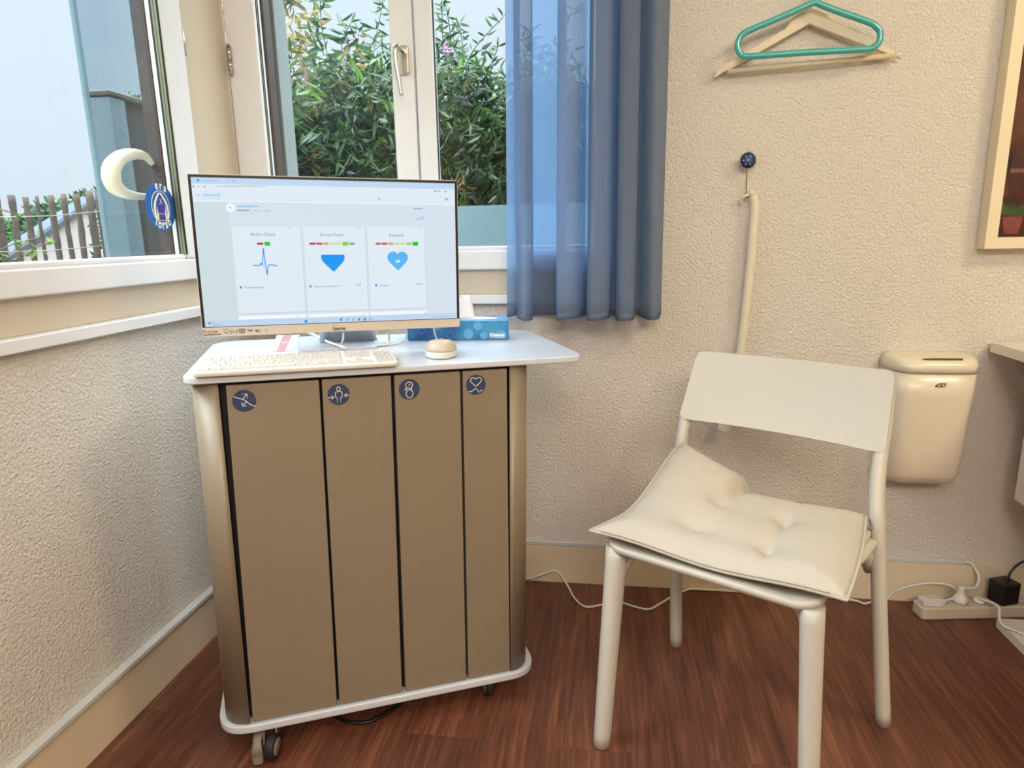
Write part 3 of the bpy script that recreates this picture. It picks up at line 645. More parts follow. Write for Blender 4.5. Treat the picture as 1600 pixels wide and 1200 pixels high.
    c = cy(653.5, 341, y2); b.tube([(c.x + .003 * math.cos(a * .35 - 3.3), y2, c.z + .003 * math.sin(a * .35 - 3.3)) for a in range(14)], .0006, 6, n=5)
    for px, py in ((454, 356.5), (559, 357), (658, 357.5), (466, 495), (568, 491.5), (665, 490)):
        c = cy(px, py, y4); b.tube([(c.x + .0024 * math.cos(a * .785), y4, c.z + .0024 * math.sin(a * .785)) for a in range(8)], .0003, 4, n=5, closed=True)
    # gauge bars
    for ax, bx, mi, big in ((401.5, 411.5, 7, 0), (413, 422.3, 8, 1), (483.5, 493, 7, 0), (494, 503.5, 15, 0), (504.5, 513.5, 9, 0), (514.5, 524, 10, 0), (525, 533, 10, 0), (535, 544, 11, 1), (545, 554.5, 16, 0), (587, 595, 15, 0), (596.5, 605, 15, 0), (606, 614.5, 9, 0), (615.5, 624.5, 10, 0), (625.5, 634, 10, 0), (635, 643, 11, 0), (644.5, 653.5, 8, 1)):
        rc(b, ax, 379.2 - big * 1.2, bx, 382.4 + big * 1.4, mi, y4)
    # pulse line
    P = [(395.5, 414.8), (405, 414.8), (407.5, 411.5), (409.5, 415), (411.5, 387.5), (413, 414), (414.8, 405), (417.8, 428.5), (419.5, 414.5), (425, 413), (428, 414.8), (432.5, 414.8)]
    P = [(395.5, 414.8), (405.5, 414.8), (408, 411), (410, 415), (411.5, 388), (415.3, 417), (417.6, 429.5), (419, 415), (425, 413.2), (428, 414.9), (433, 415)]
    L2 = [cy(x, y, y4) for x, y in P]
    for a_, c_ in zip(L2[:-1], L2[1:]):
        d = (c_ - a_).normalized(); n_ = V((-d.z, 0, d.x)) * .0009; e = d * .0006; b.flat([a_ - e - n_, c_ + e - n_, c_ + e + n_, a_ - e + n_], 5)
    def heart(px, py, s, full, mi, yy):
        c = cy(px, py, yy); pts = [V((0, .42, 0)), V((.12, .56, 0)), V((.32, .66, 0)), V((.62, .60, 0)), V((.86, .36, 0)), V((.90, .06, 0)), V((.74, -.26, 0)), V((0, -1.0, 0))]
        half = cr(pts[:-1], 4) + [pts[-1]]
        P = half + [V((-p.x, p.y, 0)) for p in half[::-1][1:-1]]
        if not full: P = [V((p.x, min(p.y, .36), 0)) for p in P]
        b.flat([V((c.x + p.x * s, yy, c.z + p.y * s)) for p in P][::-1], mi)
    heart(520.5, 405, .0265, False, 5, y4); heart(621.5, 405, .0245, True, 6, y4); txt(b, '64', 621.5, 410.5, .0095, 12, y4 - st, .0003)
    for px, py, s in ((374.5, 449, 'Trainingseignung'), (483.5, 447.5, 'Stress-Index niedrig 25'), (586, 445.8, 'Ruhepuls')):
        rc(b, px, py - 1.8, px + 3.2, py + 1.8, 5, y4); txt(b, s, px + 7, py + 1.6, .0056, 3, y4, 0, 'LEFT')
    txt(b, '25/50', 560, 446.5, .0052, 3, y4); txt(b, '64 bpm', 655, 444.5, .0052, 3, y4)
    # task bar
    rc(b, 476, 500, 480.5, 504, 5, y2); txt(b, 'Suche', 488, 503.5, .0055, 4, y2, 0, 'LEFT')
    for px, mi in ((533, 3), (543, 6), (552, 9), (561, 5), (570, 3), (578.5, 4)): rc(b, px - 1.6, 497.2 - (px - 550) * .01, px + 1.8, 501 - (px - 550) * .01, mi, y2)
    rc(b, 326, 503.5, 329, 506.5, 7, y2); rc(b, 331, 504, 336, 505, 4, y2); rc(b, 331, 507, 346, 508, 4, y2)
    for px in (675, 681, 687, 693, 699): rc(b, px, 494, px + 2.5, 495.5, 4, y2)
    b.build('screen', mats, t, FC)
    # neck and base
    zt = ZT + .0008; 
    b = MB(); b.prism([(x, y, zt) for x, y in rrect(.175, .205, .345, .415, .012, 4)], (0, 0, .010)); b.build('base_plate', M['silver'], t, FC, bevel=.002)
    b = MB(); b.loft([[V((x, y, zt + .010)) for x, y in rrect(.222, .285, .352, .345, .008, 4)], [V((x, y, 1.02)) for x, y in rrect(.232, .265, .300, .315, .008, 4)]]); b.build('neck', M['silver'], t, FC)
    b = MB(); b.box((.215, .232, .95), (.315, .30, 1.08)); b.build('stand_head', M['plastic_w'], t, FC, bevel=.004)
monitor()

def keyboard():
    a, c = cz(299, 583, ZT + .012), cz(624, 566, ZT + .012); yf = (a.y + c.y) / 2
    kx0, kx1, d = a.x, c.x, .128; yf = max(yf, -.012)
    tilt = math.radians(3.0); F = FC @ Matrix.Translation((kx0, yf, ZT + .0012)) @ Matrix.Rotation(tilt, 4, 'X'); W = kx1 - kx0
    t = thing('computer_keyboard', 'flat white computer keyboard lying along the front edge of the cabinet top', 'keyboard', (W / 2, d / 2, 0), F)
    b = MB(); b.prism([(x, y, 0) for x, y in rrect(0, 0, W, d, .008, 4)], (0, 0, .010)); b.build('case', M['plastic_w'], t, F, bevel=.003)
    b = MB(); z = .0101; U = (W * .735 - .014) / 15; rows = [(0, [1.25, 1.25, 1.25, 6.25, 1.25, 1.25, 1.25, 1.25]), (1, [2.25] + [1] * 10 + [2.75]), (2, [1.75] + [1] * 11 + [2.25]), (3, [1.5] + [1] * 12 + [1.5]), (4, [1] * 13 + [2]), (5.15, [1] * 15)]
    gp = .0010; rh = (d - .020) / 6.2; y0 = .008
    def key(xa, ya, xb, yb):
        r0 = [V((x, y, z)) for x, y in ((xa, ya), (xb, ya), (xb, yb), (xa, yb))]; r1 = [V((x, y, z + .0028)) for x, y in ((xa + .001, ya + .001), (xb - .001, ya + .001), (xb - .001, yb - .001), (xa + .001, yb - .001))]
        b.loft([r0, r1], 0, False)
    k = []
    for r_, ws in rows:
        x = .007
        for w_ in ws: k.append((x, y0 + r_ * rh, x + w_ * U, y0 + (r_ + 1) * rh)); x += w_ * U
    xn = .007 + 15 * U + .006
    for c_ in range(3):
        for r_ in (0, 3, 4, 5.15): k.append((xn + c_ * U, y0 + r_ * rh, xn + (c_ + 1) * U, y0 + (r_ + 1) * rh))
    k.append((xn + U, y0 + rh, xn + 2 * U, y0 + 2 * rh)); xm = xn + 3 * U + .005; U2 = (W - .007 - xm) / 4
    for c_ in range(4):
        for r_ in range(5): k.append((xm + c_ * U2, y0 + r_ * rh, xm + (c_ + 1) * U2, y0 + (r_ + 1) * rh))
    for xa, ya, xb, yb in k: key(xa + gp, ya + gp, xb - gp, yb - gp)
    random.seed(2)
    for xa, ya, xb, yb in k:
        if xb - xa < U * 1.4: b.flat([V((xa + gp + .003 + u, (ya + yb) / 2 + v, z + .00285)) for u, v in ((0, 0), (random.choice((.003, .0045)), 0), (.003, .0042), (0, .0042))], 1)
    b.build('keys', [M['key'], mat('key_legend', s2l(135, 120, 110), .5)], t, F)
    for x in (.04, W - .05): b = MB(); b.box((x, d - .022, 0), (x + .02, d - .010, -.0055)); b.build('foot', M['plastic_w'], t, F)
keyboard()

def mouse():
    c = cz(697, 561, ZT); F = FC @ Matrix.Translation((c.x, c.y + .048, ZT + .001)) @ Matrix.Rotation(math.radians(-14), 4, 'Z')
    t = thing('computer_mouse', 'white computer mouse on the cabinet top right of the keyboard', 'mouse', (0, 0, 0), F)
    def body(z0, z1, n, k):
        rings = []
        for i in range(n + 1):
            f = i / n; z = z0 + (z1 - z0) * math.sin(f * math.pi / 2) if k else z0 + (z1 - z0) * f
            s = math.cos(f * math.pi / 2) ** .55 if k else 1 - .0 * f
            s = max(s, .02); rings.append([V((.033 * s * math.cos(a * math.pi / 20) * (1 - .12 * math.sin(a * math.pi / 20)), .054 * s * math.sin(a * math.pi / 20), z - k * .007 * math.sin(f * math.pi / 2) * s * math.sin(a * math.pi / 20))) for a in range(40)])
        return rings
    b = MB(); b.loft(body(0, .0135, 4, 0)); b.build('base_shell', M['plastic_w'], t, F, sub=0)
    b = MB(); b.loft(body(.0137, .034, 9, 1)); b.build('top_shell', M['bezel'], t, F)
    b = MB(); b.lathe([(.004, -.003), (.006, -.002), (.006, .002), (.004, .003)], (0, .034, .026), (1, 0, 0), 18); b.build('scroll_wheel', M['grey_pl'], t, F)
    q_ = FI @ (F @ V((0, .055, .008)))
    P = [q_, cy(684, 529, q_.y + .02), cz(679, 522, ZT + .003), cz(676, 514, ZT + .002), cz(640, 505, ZT + .006), cz(560, 508, ZT + .014)]
    P = [q_, cz(685, 534, ZT + .003), cy(681, 526, .245), cy(678.5, 517, .238), cy(677, 508, .236), cy(668, 498, .246), cy(640, 488, .25)]
    b = MB(); b.tube(cr(P, 6), .0019, n=8); b.build('cord', M['plastic_w'], t, FC)
mouse()

def tissue_box():
    p, q_ = cz(637, 532.5, ZT), cz(795, 531, ZT); d = (q_ - p); d.z = 0; W = d.length; ang = math.atan2(d.y, d.x)
    F = FC @ Matrix.Translation((p.x, p.y, ZT + .0008)) @ Matrix.Rotation(ang, 4, 'Z'); D, Hh = .115, .047
    t = thing('tissue_box', 'low blue tissue box with a bubble pattern behind the monitor corner', 'tissue box', (W / 2, D / 2, 0), F)
    m = bpy.data.materials.new('tissue_carton'); m.use_nodes = True; n = m.node_tree.nodes; l = m.node_tree.links; bb = n['Principled BSDF']; bb.inputs['Roughness'].default_value = .35
    tc_ = n.new('ShaderNodeTexCoord'); ns = n.new('ShaderNodeTexNoise'); ns.inputs['Scale'].default_value = 16; ns.inputs['Detail'].default_value = 3; l.new(tc_.outputs['Object'], ns.inputs[0])
    cr_ = n.new('ShaderNodeValToRGB'); e = cr_.color_ramp.elements; e[0].position = .35; e[0].color = (*s2l(24, 84, 160), 1); e[1].position = .65; e[1].color = (*s2l(62, 146, 192), 1); l.new(ns.outputs[0], cr_.inputs[0]); l.new(cr_.outputs[0], bb.inputs['Base Color'])
    b = MB(); b.box((0, 0, 0), (W, D, Hh)); bx = b.build('carton', m, t, F, bevel=.0012)
    pl = mat('bubble_pale', s2l(95, 165, 208), .4); wh = mat('carton_white', s2l(235, 240, 245), .4)
    b = MB(); yb = -.0004
    for u, v, r, fill in ((.69, .30, .010, 0), (.77, .36, .008, 1), (.42, .80, .008, 1), (.60, .78, .012, 0), (.86, .62, .005, 1), (.92, .88, .014, 0), (.56, .35, .006, 1), (.14, .55, .007, 1), (.28, .3, .010, 0), (.75, .86, .009, 0)):
        cx_, cz_ = W * u, Hh * (1 - v * .9); pts = [V((cx_ + r * math.cos(k * .3142), yb, min(Hh - .001, max(.002, cz_ + r * math.sin(k * .3142))))) for k in range(20)]
        if fill: b.tube(pts, .0006, 0, n=5, closed=True)
        else: b.flat(pts, 0)
    vs, fs = text_mesh('Kleenex', .0118, .0006); b.add([V((W * .885 + v.x * .95, yb - .0003, .0085 + v.y)) for v in vs], fs, 1)
    b.tube([(W * .81, yb, .0062), (W * .885, yb, .0052), (W * .95, yb, .0062)], .0006, 1, n=5)
    b.flat([V((x, y, Hh + .0004)) for x, y in [(W * .5 + W * .40 * math.cos(k * .3142), D * .5 + D * .30 * math.sin(k * .3142)) for k in range(20)]], 1)
    b.build('print', [pl, wh], bx, F)
    # tissue sticking out
    random.seed(6); g = []; b = MB(); n_ = 18
    c = FC.inverted() @ F
    for i in range(7):
        f = i / 6; w_ = .048 * (1 - .55 * f); ring_ = []
        for k in range(n_):
            a = k * 2 * math.pi / n_; rr = 1 + .18 * math.sin(3 * a + 2 * f) * (.3 + f); ring_.append(V((W * .47 + w_ * rr * math.cos(a) + .01 * f, D * .5 + .016 * (1 - .5 * f) * rr * math.sin(a), Hh + .001 + f * .052 + .006 * math.sin(2 * a + 1) * f)))
        g.append(ring_)
    b.loft(g); b.build('tissue', M['tissue'], t, F)
tissue_box()

def card():
    P = [cz(422, 550, ZT), cz(456, 549.5, ZT), cz(468, 524, ZT), cz(433, 524.5, ZT)]
    P = [V((p.x, p.y, ZT + .0006)) for p in P]; b = MB(); b.prism(P, (0, 0, .0006), 0)
    mid = lambda f: [P[0].lerp(P[1], f) , P[3].lerp(P[2], f)]
    a, c = mid(.28); d, e = mid(.68); u = V((0, 0, .0009)); b.flat([a + u, d + u, e + u, c + u], 1)
    o = (a + d + e + c) / 4 + V((0, 0, .0011)); b.flat([o + V((.006 * math.cos(k * .5236), .011 * math.sin(k * .5236), 0)) for k in range(12)], 0); b.flat([o + V((.002 * math.cos(k * .5236) - .001, .004 * math.sin(k * .5236) + .002, .0003)) for k in range(12)], 2)
    t = b.build('card', [M['card'], M['pink'], M['black']], None, FC); tag(t, 'small white card with a pink band lying behind the keyboard, below the screen', 'card')
card()
def desk_cables():
    b = MB()
    b.tube(cr([V((.14, .36, ZT + .05)), cz(490, 523, ZT + .02), cz(512, 534, ZT + .016), cz(535, 542, ZT + .014), cz(545, 546, ZT + .004)], 5), .0032, n=8, flat=.6)
    b.tube(cr([cy(536, 519, .205), cy(536, 530, .2), cz(531, 541, ZT + .012), cz(524, 549, ZT + .004)], 5), .0022, n=8)
    b.tube(cr([cz(480, 527, ZT + .014), cz(478, 538, ZT + .004), cz(486, 547, ZT + .003), cz(510, 545, ZT + .003), cz(522, 541, ZT + .003)], 5), .0018, n=8)
    b.tube(cr([cy(635, 518, .25), cz(634, 529, ZT + .010), cz(620, 537, ZT + .003), cz(600, 540, ZT + .002), cz(575, 539, ZT + .003), cz(555, 540, ZT + .003)], 5), .0018, n=8)
    b.tube(cr([cy(606, 518, .27), cz(608, 530, ZT + .010), cz(604, 539, ZT + .003), cz(585, 540, ZT + .003)], 5), .0024, n=8)
    o = b.build('cable_tangle', M['plastic_w'], None, FC); tag(o, 'loose white cables looping below the monitor, behind the keyboard', 'cable')
    p = cz(549, 543, ZT + .003); b = MB(); b.box((p.x - .012, p.y - .006, ZT + .0005), (p.x + .010, p.y + .006, ZT + .0075)); o = b.build('cable_clip', M['black'], None, FC, bevel=.001); tag(o, 'small black plug lying among the white cables behind the keyboard', 'plug')
desk_cables()
# ------------------------------------------------------------------ curtain
def curtain():
    # folds: (x on the wall side, depth) ; an S-folded sheet hanging in front of the window's right part
    top, bot = 2.34, .828
    K = [(.800, -.070), (.822, -.055), (.836, -.030), (.826, -.075), (.848, -.115), (.868, -.085), (.862, -.035), (.880, -.024), (.905, -.030), (.925, -.024), (.948, -.028), (.944, -.080), (.938, -.122), (.972, -.122), (.992, -.085), (1.000, -.035), (1.018, -.045), (1.012, -.100), (1.022, -.125), (1.055, -.118), (1.066, -.075), (1.070, -.040), (1.084, -.035), (1.080, -.095), (1.092, -.130), (1.122, -.125), (1.130, -.060), (1.138, -.030), (1.150, -.075), (1.165, -.100), (1.185, -.090), (1.197, -.050), (1.200, -.030)]
    P = cr([(x, y, 0) for x, y in K], 7); n = len(P); rows = 26; vs = []; fs = []
    for j in range(rows + 1):
        f = j / rows; z = top + (bot - top) * f
        for i, p in enumerate(P):
            u = i / (n - 1); amp = .75 + .35 * f
            cx_ = 1.0 + (p.x - 1.0) * (1 + .06 * f) + .004 * math.sin(u * 40 + f * 3) * f - .004 * f
            yy = -.075 + (p.y + .075) * amp + .004 * math.sin(u * 25 + 4 * f)
            zz = z + (.004 * math.sin(u * 33) if j == rows else 0)
            vs.append(V((cx_, min(-.029, yy), zz)))
    for j in range(rows):
        for i in range(n - 1):
            a = j * n + i; fs.append((a, a + 1, a + n + 1, a + n))
    t = thing('window_curtain', 'blue voile curtain hanging in folds over the right part of the middle window', 'curtain', (1.0, -.07, bot))
    b = MB(); b.add(vs, fs, 0, True); c = b.build('cloth', M['curtain'], t)
    s = c.modifiers.new('thick', 'SOLIDIFY'); s.thickness = .0006
    hm = MB(); r0 = [V(v) for v in vs[(rows) * n:]]; v2 = []; 
    for p in r0: v2 += [p + V((0, -.0012, .001)), p + V((0, -.0012, .018))]
    hm.add(v2, [(2 * i, 2 * i + 2, 2 * i + 3, 2 * i + 1) for i in range(n - 1)], 0, True); h = hm.build('hem', M['curtain'], t)
    s = h.modifiers.new('thick', 'SOLIDIFY'); s.thickness = .0006
    b = MB(); b.tube([(-.02 + .05, -.075, top + .012), (1.25, -.075, top + .012)], .009, n=12); rod = b.build('curtain_rod', M['chrome'], None); tag(rod, 'slim steel curtain rod above the middle window', 'curtain rod')
    for x in (.06, 1.22): b = MB(); b.tube([(x, -.075, top + .012), (x, 0, top + .012)], .006, n=8); b.build('bracket', M['chrome'], rod)
curtain()

# ------------------------------------------------------------------ hangers on the wall
def wall_hook():
    t = thing('wall_hook', 'small steel coat hook high on the plaster wall holding both hangers', 'hook', (1.585, 0, 1.66))
    b = MB(); b.prism([(x, 0, z) for x, z in rrect(1.572, 1.63, 1.598, 1.70, .01)], (0, -.006, 0)); b.build('plate', M['chrome'], t, bevel=.001)
    b = MB(); b.tube(cr([(1.585, -.004, 1.665), (1.585, -.03, 1.655), (1.585, -.055, 1.652), (1.585, -.068, 1.675)], 5), .0045, n=10); b.build('arm', M['chrome'], t)
wall_hook()
def white_hanger():
    Y = -.028
    U = [(1265, 10), (1290, 20), (1300, 32), (1352, 55), (1400, 82), (1410, 91), (1398, 88), (1344, 68), (1265, 37), (1142, 108), (1130, 113), (1118, 121), (1116, 119), (1126, 102), (1154, 88), (1228, 44), (1241, 25)]
    P = [ony(x, y, Y) for x, y in U]
    t = thing('coat_hanger', 'white wooden coat hanger with a trouser bar, behind the teal one', 'hanger', P[0], group=None)
    b = MB(); b.prism(P, (0, .012, 0)); b.build('yoke', M['hanger_w'], t, bevel=.003)
    a, c = ony(1136, 112, Y + .004), ony(1400, 86, Y + .004); b = MB(); b.tube([a, c], .0062, n=12); b.build('bar', M['hanger_w'], t)
    q_ = ony(1267, 14, Y + .006); b = MB(); b.tube(cr([q_, q_ + V((0, 0, .03)), q_ + V((.02, -.003, .05)), V((1.585, -.034, 1.668)), q_ + V((.05, 0, .06))], 6), .002, n=8); b.build('hook', M['chrome'], t)
white_hanger()
def teal_hanger():
    Y = -.056
    K = [(1267, 6), (1215, 29), (1166, 50), (1155, 62), (1153, 74), (1158, 85), (1170, 88), (1260, 82), (1350, 77), (1365, 74), (1374, 64), (1375, 50), (1368, 41), (1356, 34), (1310, 18), (1284, 8), (1275, 4)]
    P = cr([ony(x, y, Y) for x, y in K], 5, True)
    t = thing('coat_hanger', 'teal plastic coat hanger hanging in front of the white one', 'hanger', P[0])
    b = MB(); b.tube(P, .0078, n=12, up=(0, 1, 0), closed=True); b.build('frame', M['teal'], t)
    a = ony(1272, 8, Y); b = MB(); b.tube(cr([a, a + V((.004, 0, .035)), a + V((.016, 0, .06)), V((1.588, -.050, 1.668)), a + V((.05, 0, .05))], 6), .0042, n=10); b.build('hook', M['teal'], t)
teal_hanger()

# ------------------------------------------------------------------ blue-headed pin and shoehorn
def pin_and_horn():
    c = ony(1168, 251, -.022); r = .0200
    t = thing('wall_pin', 'round blue-faced hook pin stuck in the plaster wall above the shoehorn', 'wall hook', (c.x, 0, c.z))
    b = MB(); b.lathe([(.006, .022), (.006, .004), (r, .003), (r + .001, .0), (r + .001, -.006), (r - .001, -.008)], (c.x, c.y + .0, c.z), (0, 1, 0), 28, 0); hd = b.build('head', M['chrome'], t)
    b = MB(); b.lathe([(r - .001, -.0082), (.0001, -.0086)], (c.x, c.y, c.z), (0, 1, 0), 28, 0)
    for k in range(6): a = k * 1.047; b.lathe([(.0019, -.0086), (.0001, -.0094)], (c.x + .0115 * math.cos(a) * (k > 0), c.y, c.z + .0115 * math.sin(a) * (k > 0)), (0, 1, 0), 8, 1)
    b.build('face', [M['blue_st'] if 0 else mat('pin_blue', s2l(60, 85, 130), .35), M['cream_st']], hd)
    a, e = ony(1167, 262, -.016), ony(1166, 305, -.016)
    b = MB(); b.tube(cr([V((c.x, -.012, c.z)), a, e, e + V((.004, -.006, -.006)), e + V((.012, -.012, 0))], 4), .0016, n=8); b.build('wire', M['brass'], t)
    K = [(1176, 306), (1180, 322), (1177, 360), (1173, 410), (1167, 470), (1160, 530), (1151, 590), (1140, 640), (1134, 660)]
    Y = -.024; P = cr([ony(x, y, Y) for x, y in K], 4)
    t = thing('long_shoehorn', 'long white shoehorn hanging on the wall behind the chair', 'shoehorn', P[-1])
    b = MB(); n = len(P); b.tube(P, [.0105 + .0015 * min(1, i / 10) for i in range(n)], n=14, flat=1, up=(1, 0, 0))
    b.build('handle', M['tube_w'], t)
    b = MB(); Q = cr([ony(1136, 652, Y), ony(1132, 665, Y - .002), ony(1128, 676, Y - .006)], 5); b.tube(Q, [.011, .012, .013, .0145, .015, .0155, .016, .016, .015, .012, .004], n=14, flat=.25, up=(1, 0, 0)); b.build('blade', M['plastic_w'], t)
    g = ony(1174, 302, Y); b = MB(); b.lathe([(.0005, -.010), (.006, -.008), (.0095, -.002), (.0095, .003), (.006, .009), (.0005, .010)], g, (0, 0, 1), 18); b.tube(cr([g, ony(1166, 306, Y - .002), ony(1160, 309, Y + .004), ony(1157, 318, Y + .012)], 4), .0042, n=9); b.build('loop', M['tube_w'], t)
pin_and_horn()

# ------------------------------------------------------------------ framed picture
def picture():
    x0, z0 = 1.991, .995; x1, z1 = 2.70, 1.93; D = .042
    t = thing('framed_picture', 'white framed picture of a dim red-brown room with potted plants on the wall', 'picture', ((x0 + x1) / 2, 0, z0))
    fw = .028
    ring(MB(), 'y', -D, -.001, (x0, z0), (x1, z1), (fw, fw, fw, fw)).build('frame', mat('frame_white', s2l(232, 216, 185), .4), t, bevel=.001)
    m = bpy.data.materials.new('picture_print'); m.use_nodes = True; n = m.node_tree.nodes; l = m.node_tree.links; bb = n['Principled BSDF']; bb.inputs['Roughness'].default_value = .35
    tc_ = n.new('ShaderNodeTexCoord'); ns = n.new('ShaderNodeTexNoise'); ns.inputs['Scale'].default_value = 7; ns.inputs['Detail'].default_value = 5; l.new(tc_.outputs['Object'], ns.inputs[0])
    c = n.new('ShaderNodeValToRGB'); e = c.color_ramp.elements; e[0].position = .35; e[0].color = (*s2l(28, 14, 12), 1); e[1].position = .75; e[1].color = (*s2l(120, 66, 40), 1); l.new(ns.outputs[0], c.inputs[0]); l.new(c.outputs[0], bb.inputs['Base Color'])
    cols = [m] + [mat('print_' + k, s2l(*v), .4, noise=(40, .3)) for k, v in dict(amber=(150, 92, 36), green=(56, 74, 34), pot=(118, 62, 58), grey=(120, 130, 140), wood=(70, 34, 24), seat=(110, 88, 76), floor=(64, 28, 18)).items()]
    b = MB(); Y = -.018; a = (x0 + fw, z0 + fw); b.flat([V((a[0], Y, a[1])), V((x1 - fw, Y, a[1])), V((x1 - fw, Y, z1 - fw)), V((a[0], Y, z1 - fw))], 0)
    y2 = Y - .0003
    def R(u0, v0, u1, v1, mi, y=y2): b.flat([V((a[0] + u, y, a[1] + v)) for u, v in ((u0, v0), (u1, v0), (u1, v1), (u0, v1))], mi)
    R(.0, .0, .62, .10, 7); R(.035, .22, .62, .232, 5, y2 - .0001); R(.02, .10, .62, .22, 5); R(.05, .235, .09, .42, 4); R(.30, .24, .40, .55, 4)
    R(.02, .155, .10, .165, 6, y2 - .0002); R(.02, .10, .03, .155, 5, y2 - .0002); R(.09, .10, .10, .155, 5, y2 - .0002); R(.02, .165, .03, .215, 5, y2 - .0002)
    R(.09, .30, .5, .88, 0, y2 - .0001)
    for u, v, r in ((.045, .31, .011), (.12, .40, .02), (.22, .5, .03), (.42, .42, .02), (.55, .6, .03)): b.flat([V((a[0] + u + r * math.cos(k * .5236), y2 - .0003, a[1] + v + r * math.sin(k * .5236))) for k in range(12)], 1)
    for u, v, s in ((.040, .028, 1), (.14, .02, .8), (.34, .03, 1.1)):
        b.flat([V((a[0] + u + p * s, y2 - .0004, a[1] + v + q_ * s)) for p, q_ in ((-.016, -.02), (.016, -.02), (.024, .022), (-.024, .022))], 3)
        random.seed(int(u * 100))
        for k in range(26):
            an = random.uniform(.2, 2.9); L = random.uniform(.03, .065) * s; d = V((math.cos(an), 0, math.sin(an) * .8)); p0 = V((a[0] + u, y2 - .0005 - k * .00002, a[1] + v + .022 * s)); nn = V((-d.z, 0, d.x)) * .006
            p1 = p0 + d * L * .55 + nn; p3 = p0 + d * L * .55 - nn; p2 = p0 + d * L; lo = a[0] + .0005
            b.flat([V((max(lo, p.x), p.y, p.z)) for p in (p0, p1, p2, p3)], 2)
    b.build('print', cols, t)
picture()

# ------------------------------------------------------------------ wall bin
def wall_bin():
    A, B_ = ony(1383, 600, -.055), ony(1521, 590, -.055); yf = -.115
    x0, x1 = A.x, B_.x; zt = ony(1450, 550, -.05).z; zb = ony(1440, 756, -.07).z
    xc, hw = (x0 + x1) / 2, (x1 - x0) / 2
    t = thing('wall_bin', 'cream plastic waste bin with a lid, fixed to the wall behind the chair', 'waste bin', (xc, 0, zb))
    def plan(z, s, d):
        out = []
        for k in range(40):
            a = math.pi * k / 39; c_, s_ = math.cos(a), math.sin(a); e = .38
            out.append(V((xc + hw * s * math.copysign(abs(c_) ** e, c_), -.002 - d * abs(s_) ** .62, z)))
        return out
    zl = ony(1440, 584, yf).z
    Rn = [plan(zb, .68, .055), plan(zb + .004, .78, .075), plan(zb + .014, .86, .094), plan(zb + .035, .91, .105), plan(zb + .10, .935, .111), plan(zl - .06, .985, .117), plan(zl, .99, .118)]
    b = MB(); b.loft(Rn); body = b.build('body', M['bin'], t)
    Rl = [plan(zl + .0012, .985, .116), plan(zl + .002, 1.005, .121), plan(zl + .020, 1.0, .120), plan(zl + .030, .975, .113), plan(zl + .036, .93, .10), plan(zl + .0375, .80, .08)]
    b = MB(); b.loft(Rl); lid = b.build('lid', M['bin'], t)
    b = MB(); b.prism([(xc + .0 + u, -.108, zl + .0365) for u in (-.045,)] + [(xc - .02, -.104, zl + .0372), (xc + .05, -.104, zl + .0372), (xc + .05, -.109, zl + .0345), (xc - .04, -.109, zl + .0345)], (0, 0, .0012)); b.build('lid_slot', M['logo'], lid)
    p = ony(1470, 602, yf - .006); b = MB(); y = -.1195
    b.flat([V((p.x + u, y - .0012, p.z + v)) for u, v in ((-.013, -.005), (.010, -.005), (.013, .005), (-.004, .005), (-.012, .0)) ], 0)
    b.flat([V((p.x + u, y - .0016, p.z + v)) for u, v in ((-.008, -.0025), (-.001, -.0025), (.0, .0022), (-.003, .0022))], 1); b.flat([V((p.x + u, y - .0016, p.z + v)) for u, v in ((.002, -.0025), (.008, -.0025), (.0095, .0022), (.003, .0022))], 1)
    b.build('logo', [M['logo'], M['bin']], body)
wall_bin()

# ------------------------------------------------------------------ desk at the right edge
def desk():
    m = mat('desk_white', s2l(226, 214, 200), .35); zt = .757
    a = onz(1519, 534, zt)
    t = thing('white_desk', 'white desk reaching into the picture at the right edge, beside the bin', 'desk', (2.6, -.4, 0))
    XL = 2.047
    b = MB(); b.prism([(x, y, zt - .027) for x, y in rrect(XL, -.80, 3.30, -.012, .015, 4)], (0, 0, .027)); b.build('desk_top', m, t, bevel=.003)
    px_ = onx(1584, 780, 2.12); b = MB(); b.box((2.12, px_.y, px_.z), (2.50, -.74, zt - .028)); b.build('drawer_unit', m, t, bevel=.002)
    p = onz(1557, 965, .03); b = MB(); b.box((p.x, -.78, .002), (p.x + .07, p.y, .03)); b.build('foot', m, t, bevel=.003)
    b = MB(); b.box((p.x + .62, -.78, .002), (p.x + .69, p.y, .03)); b.build('foot', m, t, bevel=.003)
    for xx in (p.x + .08, p.x + .63):
        b = MB(); b.box((xx + .0, -.44, .031), (xx + .05, -.36, zt - .028)); b.build('leg', m, t, bevel=.003)
    for xx in (p.x, p.x + .62):
        b = MB(); b.box((xx, -.46, .0301), (xx + .13 if xx == p.x else xx + .069, -.34, .036)); b.build('mounting_plate', m, t)
desk()

